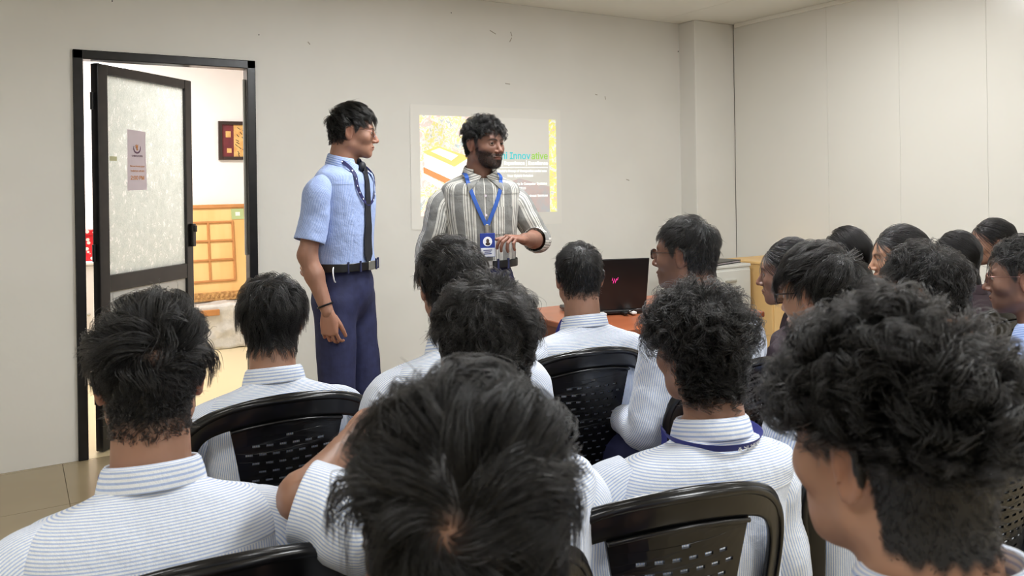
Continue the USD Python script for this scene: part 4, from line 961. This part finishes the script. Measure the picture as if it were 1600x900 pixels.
seated('boy in thin spectacles and a blue shirt at the right edge, in profile', (2.62, 1.31), 1.087, -6, -14, 2, SK_D, dict(STRAIGHT, top=.07, vol=.026, side=.02, back=.02, comb=[((0, -.8, .4), .8)]), 2200, .0012, 108, nape=-.085, shirt_mats=(M_shirt_fine, M_shirt_fine), long_sleeves=True, glasses=('rect', M_wire, None, (.025, .016), .0011), beard=.35)
# third row and front
seated('boy with a shaggy black mop beside the door, in front of the tousled one', (.600, 2.27), 1.035, 4, 10, 8, SK, dict(STRAIGHT, top=.10, side=.07, back=.08, vol=.030, grav=.4, whorl=(0, -.04, .09)), 3000, .0012, 109, nape=-.10, fine=True)
seated('boy with short ruffled hair right in front of the teacher', (.978, 1.922), 1.134, 8, 2, 4, SK_M, dict(STRAIGHT, top=.075, vol=.028, noise=.9), 2600, .0012, 110, nape=-.098, fine=True)
seated('boy with a neat short haircut and navy lanyard, seated before the laptop', (1.645, 2.277), 1.074, 8, 12, 2, SK_M, dict(SHORT), 3200, .0011, 111, nape=-.085, fade=.03, fine=True, lanyard=(M_navy2,), long_sleeves=True, chair_at=(1.54, 2.05))
seated('tall boy with dark spectacles and cropped sides, looking left at the speakers', (1.793, 1.893), 1.167, -4, -20, 0, SK_D, dict(SHORT, top=.035, vol=.016), 3200, .0011, 112, nape=-.09, fade=.035, fine=True, glasses=('rect', None, None, (.024, .017), .0013), beard=.2, long_sleeves=True)
# girls along the right wall
M_vest = noisy('vest_dark', s2l(40, 26, 34), s2l(48, 32, 40), 40, .8)
M_blouse = noisy('blouse_white', s2l(226, 228, 232), s2l(234, 236, 238), 10, .8)
M_pipe = plain('collar_maroon', s2l(150, 34, 52), .7)
G_ = dict(female=True, shirt_mats=(M_vest, M_vest), hair_mat=M_hair_sleek, width=.88, scale=.92, trousers=M_vest)
seated('girl with hair combed flat, in profile beside the light wooden cupboard', (2.23, 1.86), 1.085, -10, -24, 4, SK_D, SLEEK, 1500, .0016, 113, nape=-.10, steps=14, **G_)
seated('girl with long straight glossy hair in front of the right wall', (3.20, 2.37), 1.062, 0, 2, 2, SK, dict(SLEEK, top=.36, side=.34, back=.32, grav=.9, vol=.030, lift=.15, nape_len=1.0), 1800, .0016, 114, nape=-.12, steps=18, **G_)
seated('girl with wavy side hair facing left, beside the long haired girl', (2.82, 1.85), 1.105, -16, -30, 6, SK_L, dict(SLEEK, grav=.4, vol=.018, noise=.25, comb=[((.4, -1, -.3), 1.0)]), 1600, .0016, 115, nape=-.10, steps=14, **G_)
seated('girl with low neat hair, half hidden behind the wavy haired boy', (3.44, 2.00), 1.052, 4, 0, 4, SK, SLEEK, 1500, .0016, 116, nape=-.10, steps=14, **G_)
seated('girl at the back right with hair pulled back, behind the boy at the edge', (3.98, 2.14), 1.082, -14, -30, 2, SK_M, SLEEK, 1500, .0016, 117, nape=-.10, steps=14, **G_)
_src = None
CHAIR_LABELS = ['black plastic chair under the messy haired boy in the foreground', 'black plastic chair under the curly haired boy in the right foreground', 'black plastic chair at the bottom left, under the tousled boy with the blue lanyard',
    'black plastic chair under the wavy haired boy in the middle', 'large slotted black chair at the bottom centre, behind the curly mop boy', 'black plastic chair under the boy in dark spectacles, beside the large slotted one',
    'black plastic chair under the wavy haired boy at the right', 'black plastic chair under the boy in the blue shirt at the right edge', 'black slotted chair at the left behind the shaggy haired boy', 'black plastic chair under the boy in front of the teacher',
    'black slotted chair in the middle behind the neatly cropped boy', 'black plastic chair under the tall boy with dark spectacles', 'black plastic chair under the girl beside the wooden cupboard', 'black plastic chair under the girl with long glossy hair',
    'black plastic chair under the girl with wavy side hair', 'black plastic chair under the half hidden girl', 'black plastic chair under the girl at the back right']
for (x, y, yw), lb in zip(CHAIRS, CHAIR_LABELS):
    if _src is None: _src = chair(lb, x, y, yw, None)
    else: chair_copy(_src, lb, x, y, yw, None)
# ================================================================ the two standing speakers
def front_y(G, x, z):
    """The y of the shirt's front surface at x, z (grid of ring_stack)."""
    k = int(np.argmin(np.abs(G[:, 0, 2] - z))); r = G[k]; c = r[:, 1] > r[:, 1].mean()
    o = np.argsort(r[c][:, 0]); return float(np.interp(x, r[c][o][:, 0], r[c][o][:, 1]))
def band(G, z, off, w, th, n=64):
    k = int(np.argmin(np.abs(G[:, 0, 2] - z))); r = G[k][:-1]; c = r.mean(0); p = c + (r - c) * (1 + off / np.linalg.norm(r - c, axis=1, keepdims=True)); p[:, 2] = z
    p = np.vstack([p, p[:2]]); d = unit(np.gradient(p, axis=0)); 
    return ribbon(p, np.tile((0, 0, 1.0), (len(p), 1)), w, th)
def trousers_standing(t, waist, hipx, legs, rw, mat_):
    """legs: per side a list of points from hip to ankle and radii."""
    def fn(p):
        d = e_(p, (0, -.012, waist - .10), (rw, .118, .16)); d = np.maximum(d, p[:, 2] - waist)
        d = smin(d, e_(p, (0, -.055, waist - .16), (rw * .85, .085, .10)), .04)
        dl = None
        for pts, rr in legs:
            for i in range(len(pts) - 1):
                x = c_(p, pts[i], pts[i + 1], rr[i], rr[i + 1]); dl = x if dl is None else smin(dl, x, .012)
        d = smin(d, dl, .03); d = np.maximum(d, p[:, 2] - waist)
        w = meshkit.fbm(p * np.array([16, 16, 7]), 3, 4) - .5
        return d - .012 * w
    v, f = surface_nets(fn, (-rw - .12, -.25, .02), (rw + .12, .25, waist + .02), .013)
    return obj('trousers', (v, f), mat_, t, True)
def speaker(label, at_xy, hz, yaw, hd_yaw, pitch, roll, scale, tone, arms, hands, legs_dx, mats, sleeves, style, seed, hair_n, waist, width=.95, beard=0, depth=1.0, look=(0, 1, 0), fade=0, fringe=.045, vneck=0, head_fwd=.03, collar_gap=26, collar_open=0, dsz=.21, steps=13, belly=1.0, trouser=None, fold=.006):
    a = math.radians(yaw); fw = np.array([math.sin(a), math.cos(a)])
    t = thing('person', label, 'person', (*(np.asarray(at_xy) - fw * head_fwd), 0), -yaw)
    H = np.array([0, head_fwd, hz]); Sz = hz - dsz
    hd = Head(H, hd_yaw, pitch, roll, scale, False, .0028)
    nk = np.array([0, head_fwd - .04, Sz + .06])
    caps = [((0, -.01, waist), (0, -.005, Sz - .16), .085, .09), ((-.09, .0, Sz - .07), (.09, .0, Sz - .07), .058, .058), ((0, .01, Sz - .03), nk, .056, .050)]
    legs = []
    for s in (-1, 1):
        S, E, W = arms[s]
        m_ = S * .35 + E * .65
        caps += [(S, m_, .036, .042), (m_, E, .042, .036), (E, E * .65 + W * .35, .038, .037), (E * .65 + W * .35, W, .037, .0255)]
        kx, ky = legs_dx[s]
        pts = [np.array([s * .082, -.01, waist - .14]), np.array([s * .09 + kx * .5, ky * .6 + .012, .50]), np.array([s * .095 + kx, ky - .01, .075])]
        legs.append((pts, [.088, .074, .066])); caps += [(pts[0], pts[1], .07, .05), (pts[1], pts[2], .048, .034)]
    v0, f0 = limb_body(caps, .010, .022)
    hv, hf = hd.mesh
    parts, tint = [(hd.put(hv), hf), (v0, f0)], [skin_tint(hv, tone, beard=beard, fade=fade, fringe=fringe), np.tile(tone, (len(v0), 1))]
    for s in (-1, 1):
        h = hands[s]; S, E, W = arms[s]
        q = placed_hand(s, W + unit(h['fwd']) * .014, h['fwd'], h['back'], res=.004, **h.get('k', {})); q = ((q[0] - W) * .92 + W, q[1]); parts.append(q); tint.append(np.tile(np.asarray(tone) * (1.05, 1, .97), (len(q[0]), 1)))
    obj('body', join(*parts), M_skin, t, True, tint=np.vstack(tint))
    add_eyes(t, hd, look)
    zr = lambda z: z - Sz
    sl = [sleeves[s] for s in (-1, 1)]
    sh, G, aa, zz = shirt(t, Sz, mats, width, bottom=zr(waist + .012), rings=80, sides=110, fold=fold, seed=seed, sleeves=sl, depth=depth, hemtuck=True, vyoke=True, cy=[0, -.005, -.010, -.014, -.012, -.006, .0, .004, .006, .008, .008],
        collar=dict(c=(0, head_fwd - .030, Sz + .064), rx=.066, ry=.064, tilt=.034, h=.040, gap=collar_gap, open_=collar_open, leaf_=.012, sides=64))
    for k in range(6):
        z = Sz - .04 - k * .085
        if z > waist + .03: obj('button', xf(Manifold.cylinder(.002, .0055, .0055, 12), tr(.002, front_y(G, 0, z) + .004, z) @ rot((1, 0, 0), -90)), M_paper, sh)
    for s in (-1, 1):   # the turned-down points of the collar
        c0, c1, c2, c3 = [np.array(q) for q in ((.010, Sz + .046), (.058, Sz + .066), (.082, Sz + .044), (.066 + collar_open, Sz - .012 - collar_open))]
        V = []
        for j in range(9):
            for i in range(9):
                u, w = i / 8, j / 8; q = (c0 * (1 - u) + c1 * u) * (1 - w) + (c3 * (1 - u) + c2 * u) * w
                V.append((s * q[0], front_y(G, q[0], min(q[1], Sz + .030)) + .0085 - .004 * (1 - w) + .003 * math.sin(w * PI) - .22 * max(0, q[1] - Sz - .035), q[1]))
        F = np.array([(j * 9 + i, j * 9 + i + 1, (j + 1) * 9 + i + 1, (j + 1) * 9 + i) for j in range(8) for i in range(8)]); V = np.array(V)
        V2 = V - np.array([0, .0018, 0]); uv = np.zeros((162, 2)); uv[:, 0] = np.r_[V[:, 2], V2[:, 2]] + .3 * np.abs(np.r_[V[:, 0], V2[:, 0]])
        obj('collar_point', (np.vstack([V, V2]), np.vstack([F, F[:, ::-1] + 81])), mats[0], sh, True, uv)
    tr_ = trousers_standing(t, waist + .02, .08, legs, .158 * width / .95, trouser or M_navy)
    bl = obj('belt', band(G, waist + .016, .009, .034, .004), M_belt, t, 40)
    for x in (-.10, -.05, .07, .12):
        y = front_y(G, x, waist + .016); obj('belt_loop', rbox((x - .005, y + .008, waist - .006), (x + .005, y + .014, waist + .040), .001), trouser or M_navy, bl)
    y = front_y(G, 0, waist + .016); obj('buckle', rbox((-.024, y + .008, waist - .003), (.024, y + .017, waist + .035), .003), M_steel, bl)
    for s in (-1, 1):
        kx, ky = legs_dx[s]; shoe(t, (s * .095 + kx, ky + .01, 0), s * 8, M_shoe)
    st = dict(style); st.setdefault('fringe', fringe)
    add_hair(t, hd, hair_n, seed, st, .0013, steps)
    return t, hd, G, Sz, sh
def hang_ribbon(parent, name, pts, G, w, material, lift=.004, n=50, flat=True):
    p = spline(np.array([(x, 0, z) for x, z in pts]), n)
    for q in p: q[1] = front_y(G, q[0], q[2]) + lift
    p[:, 1] = np.convolve(np.r_[p[:1, 1].repeat(2), p[:, 1], p[-1:, 1].repeat(2)], np.ones(5) / 5, 'valid')
    t = unit(np.gradient(p, axis=0)); d = unit(np.cross(t, (0, 1.0, 0)))
    return obj(name, ribbon(p, d, w, .0014), material, parent, 30), p
A_ = np.array
def student():
    hz, dsz = 1.628, .205; Sz = hz - dsz
    arms = {1: (A_([.150, -.02, Sz - .042]), A_([.215, -.055, 1.105]), A_([.205, .03, .875])), -1: (A_([-.150, -.02, Sz - .042]), A_([-.235, -.13, 1.13]), A_([-.06, -.185, 1.06]))}
    hands = {1: dict(fwd=(.0, .10, -1), back=(1, .15, 0), k=dict(curl=(28, 36, 22), thumb=(28, 14))), -1: dict(fwd=(1, -.05, -.1), back=(0, -1, .2), k=dict(curl=(20, 24, 16)))}
    slv = {}
    for s in (-1, 1):
        S, E, W = arms[s]
        slv[s] = dict(path=[S + A_([-s * .03, .01, .01]), S + A_([s * .028, .0, -.016]), S * .6 + E * .4 + A_([s * .010, 0, 0]), S * .20 + E * .80 + A_([s * .006, 0, 0])], r=[.045, .058, .060, .064], amp=.004, rings=44)
    t, hd, G, Sz, sh = speaker('standing student in spectacles, light blue shirt, black tie and navy trousers', (1.238, 3.345), hz, 140, -28, 4, 0, .94, s2l(158, 116, 96), arms, hands, {-1: (0, .03), 1: (.0, -.02)}, (M_shirt_fine, M_shirt_fine), slv,
        dict(top=.062, side=.035, back=.030, vol=.030, lift=.6, grav=.25, clump=.85, guides=260, whorl=(0, -.07, .07), noise=.45, comb=[((.35, .6, .25), .8)], nape_len=.3), 201, 4200, 1.03, width=.88, depth=1.02, fringe=.066, fade=.03, steps=14, dsz=dsz)
    add_glasses(t, hd, 'round', M_wire, 'thin wire rimmed round spectacles', (.024, .022), .0009)
    # tie: knot and blade, hanging a little to the side
    kn = trimesh.creation.icosphere(2, 1.0); y0 = front_y(G, 0, Sz + .03)
    pts = [(0.0, Sz + .035), (.002, Sz - .10), (.006, Sz - .22), (.010, 1.045)]
    p = spline(np.array([(x, 0, z) for x, z in pts]), 40)
    for q in p: q[1] = front_y(G, q[0], min(q[2], Sz + .01)) + .007
    wv = np.interp(np.linspace(0, 1, 40), [0, .08, .9, 1], [.014, .016, .034, .004])
    tt = unit(np.gradient(p, axis=0)); d = unit(np.cross(tt, (0, 1.0, 0)))
    v, f = loft(p, wv, .0022, 10, frames=(d, np.cross(tt, d)), power=4)
    ti = obj('tie', (v, f), M_tie, t, 40)
    obj('knot', (np.array(kn.vertices) * (.020, .014, .022) + (0, y0 + .012, Sz + .042), kn.faces), M_tie, ti, True)
    # lanyard round the collar, looping on the chest
    N = A_([0, -.005, Sz + .07]); a = np.radians(np.linspace(160, 380, 31))
    back = [N + A_([.076 * math.cos(q), .074 * math.sin(q), -.004]) for q in a]
    side = lambda s: [(s * .078, Sz + .028), (s * .080, Sz - .02), (s * .070, Sz - .06), (s * .035, Sz - .105), (.0, Sz - .118)]
    pp = []
    for s in (1, -1):
        q = spline(np.array([(x, 0, z) for x, z in side(s)]), 24)
        for k in q: k[1] = front_y(G, k[0], min(k[2], Sz + .02)) + .008
        pp.append(q)
    path = np.vstack([pp[1][::-1], back, pp[0]]); path = spline(path[::3], 90)
    out = unit(np.stack([path[:, 0] * .2, path[:, 1] * 0 + .5, path[:, 0] * 0], 1)); tg = unit(np.gradient(path, axis=0))
    rad = unit(np.stack([path[:, 0], path[:, 1] - .0, np.full(len(path), .02)], 1))
    lan = obj('lanyard', ribbon(path, unit(np.cross(tg, rad)), .015, .0014), plain('lanyard_dark', s2l(40, 42, 92), .6), t, 30)
    for i in range(6, 84, 4):
        if 30 < i < 60: continue
        c = path[i]; dd = tg[i]; nn = rad[i] if abs(i - 45) < 22 else np.array([0, 1.0, 0])
        b = unit(np.cross(nn, dd)); M = np.eye(4); M[:3, :3] = np.stack([dd, b, nn], 1); M[:3, 3] = c + nn * .0012
        obj('lettering', xf(rbox((-.0035, -.003, -.0004), (.0035, .003, .0004), .0002), M), M_letter, lan)
    # black wrist band
    S, E, W = arms[1]; c = E * .12 + W * .88; ax = unit(W - E); u = unit(np.cross(ax, (0, 1, 0))); w2 = np.cross(ax, u); q = np.linspace(0, 2 * PI, 33)
    obj('wrist_band', tube(c + .0305 * (np.cos(q)[:, None] * u + np.sin(q)[:, None] * w2), .004, 6), M_belt, t, 40)
    # trouser clip at the belt
    obj('key_clip', tube([(.150, .03, 1.055), (.168, .035, 1.04), (.168, .04, 1.0), (.150, .035, .99)], .003, 6, 14), M_letter, t, 40)
    fy = front_y(G, .09, Sz - .12); pk = G
    return t
def teacher():
    hz, dsz = 1.575, .203; Sz = hz - dsz
    arms = {1: (A_([.148, -.01, Sz - .05]), A_([.235, -.02, 1.075]), A_([.235, .10, .86])), -1: (A_([-.148, -.01, Sz - .05]), A_([-.262, .02, 1.125]), A_([-.135, .215, 1.145]))}
    hands = {1: dict(fwd=(-.05, .25, -1), back=(1, .25, 0), k=dict(curl=(24, 30, 20))), -1: dict(fwd=(.80, .55, .10), back=(.1, .25, 1), k=dict(curl=(34, 40, 26), spread=6, thumb=(46, 6)))}
    slv = {}
    for s in (-1, 1):
        S, E, W = arms[s]
        e2 = E * .72 + W * .28 if s > 0 else E * .86 + W * .14
        c0, c1 = E * .84 + W * .16, E * .60 + W * .40
        if s < 0: c0, c1 = E * .97 + W * .03 , E * .72 + W * .28
        slv[s] = dict(path=[S + A_([-s * .03, 0, .012]), S + A_([s * .026, 0, -.018]), S * .5 + E * .5 + A_([s * .010, 0, 0]), E + A_([s * .006, -.006, 0]), e2], r=[.046, .058, .058, .056, .054], amp=.0075, rings=54,
            cuffs=[dict(path=[c0, c0 * .5 + c1 * .5, c1], r=[.056, .057, .055])])
    g, wt, dk, lt = s2l(132, 132, 129), s2l(208, 206, 199), s2l(74, 70, 66), s2l(156, 156, 151)
    sm = stripe_mat('shirt_stripe_grey', [(0, g), (.36, g), (.37, wt), (.42, wt), (.43, dk), (.445, dk), (.455, wt), (.53, wt), (.54, lt), (.57, dk), (.585, wt), (.66, wt), (.67, g), (.74, lt), (.75, wt), (.80, wt), (.81, dk), (.83, lt), (.84, wt), (.93, wt), (.94, g), (1, g)], .092)
    t, hd, G, Sz, sh = speaker('bearded man in a grey and white striped shirt and blue lanyard before the slide', (1.787, 3.185), hz, 196, -30, 2, 0, .93, s2l(134, 96, 80), arms, hands, {-1: (.02, .02), 1: (-.02, 0)}, (sm, sm), slv,
        dict(top=.060, side=.024, back=.022, vol=.032, lift=.7, grav=.1, clump=.9, guides=280, curl=.0065, turns=1.5, noise=.6, comb=[((.1, .7, .2), .5)], nape_len=.4), 202, 4000, 1.015, width=.91, beard=.72, depth=1.0, look=(.25, 1, 0), fringe=.052, fade=.02, collar_gap=38, collar_open=.012, steps=16, fold=.008, dsz=dsz)
    # beard as short hairs
    hv, hf = hd.mesh; tri = hv[hf]; cen = tri.mean(1)
    tn = skin_tint(cen, (1, 1, 1), beard=1.0, hair=False); dark = (1 - tn[:, 0]) * (cen[:, 2] < -.03) * ((cen[:, 1] > .01)); dark = np.where(dark > .6, dark, 0)
    m = trimesh.Trimesh(hv, hf, process=False); rng = np.random.default_rng(9); w = m.area_faces * dark
    fi = rng.choice(len(hf), 2600, p=w / w.sum()); b = rng.dirichlet((1, 1, 1), 2600); p = (tri[fi] * b[:, :, None]).sum(1); nn = m.face_normals[fi]
    dr = unit(nn * .55 + A_([0, .1, -1.0]) + rng.normal(0, .25, p.shape)); s = np.linspace(0, 1, 4)[None, :, None]
    P = p[:, None] + dr[:, None] * s * rng.uniform(.004, .008, 2600)[:, None, None]
    hair_prim('beard', hd.put(P.reshape(-1, 3)).reshape(P.shape), .0008, t, M_hair, 'short dark full beard')
    # lanyard: a V down to the card
    N = A_([0, .002, Sz + .066]); fy = lambda x, z: front_y(G, x, min(z, Sz + .02)) + .007
    zc = 1.205
    path = []
    for s in (-1, 1):
        q = spline(np.array([(s * .078, 0, Sz + .045), (s * .070, 0, Sz + .0), (s * .045, 0, Sz - .075), (s * .004, 0, zc)]), 30)
        for k in q: k[1] = fy(k[0], k[2])
        path.append(q)
    a = np.radians(np.linspace(165, 375, 25)); back = [N + A_([.080 * math.cos(q), .078 * math.sin(q), -.006]) for q in a]
    pp = np.vstack([path[0][::-1], back, path[1]]); pp = spline(pp[::2], 100); tg = unit(np.gradient(pp, axis=0))
    mid = np.abs(np.arange(100) - 49.5) < 24
    nrm = np.where(mid[:, None], unit(np.stack([pp[:, 0], pp[:, 1] - .0, np.full(100, .3)], 1)), (0, 1.0, .0))
    lan = obj('lanyard', ribbon(pp, unit(np.cross(tg, nrm)), .017, .0014), M_blue, t, 30)
    obj('clip', xf(rbox((-.006, -.003, -.035), (.006, .003, .004), .002), tr(0, fy(0, zc) + .004, zc)), M_steel, lan)
    cz = zc - .088; cy = fy(0, cz) + .010; cd = obj('id_card', xf(rbox((-.034, -.0015, -.052), (.034, .0015, .052), .001), tr(0, cy, cz) @ rot((0, 0, 1), 4)), plain('card_blue', s2l(36, 58, 140), .35), lan)
    obj('card_white', xf(rbox((-.032, .0005, -.050), (.032, .0019, -.012), .0005), tr(0, cy, cz) @ rot((0, 0, 1), 4)), plain('card_paper', s2l(226, 230, 238), .4), cd)
    disc = lambda r, y, n=28: xf(Manifold.cylinder(.0006, r, r, n), tr(0, cy + y, cz + .016) @ rot((0, 0, 1), 4) @ rot((1, 0, 0), -90))
    obj('portrait_disc', disc(.021, .0014), plain('card_disc', s2l(236, 238, 242), .4), cd)
    obj('portrait', join(xf(Manifold.sphere(.0075, 12).scale([1, .15, 1.2]), tr(0, cy + .0021, cz + .019)), xf(Manifold.sphere(.012, 12).scale([1, .1, .6]), tr(0, cy + .0021, cz + .006))), plain('portrait_dark', s2l(70, 54, 48), .5), cd)
    for k, ww in enumerate((.040, .030, .036)): obj('printed_line', xf(rbox((-ww / 2, .0018, -.0016), (ww / 2, .0022, .0016), .0001), tr(0, cy, cz - .022 - k * .008) @ rot((0, 0, 1), 4)), M_navy2, cd)
    # shirt pocket on his left breast
    px, pz = -.075, Sz - .15; Y = [front_y(G, px + dx, pz + dz) for dx, dz in ((-.045, .05), (.045, .05), (0, -.06))]
    V, F, uvs = [], [], []
    n = 10
    for j in range(n + 1):
        for i in range(n + 1):
            x, z = px + (i / n - .5) * .10, pz + (j / n - .5) * .12; V.append((x, front_y(G, x, z) + .0035, z)); uvs.append((x * 1.02 + .305, 0))
    F = [(j * (n + 1) + i, j * (n + 1) + i + 1, (j + 1) * (n + 1) + i + 1, (j + 1) * (n + 1) + i) for j in range(n) for i in range(n)]
    F = np.array(F)[:, ::-1]
    obj('pocket', (np.array(V), F), sm, sh, True, np.array(uvs))
    return t
student(); teacher()
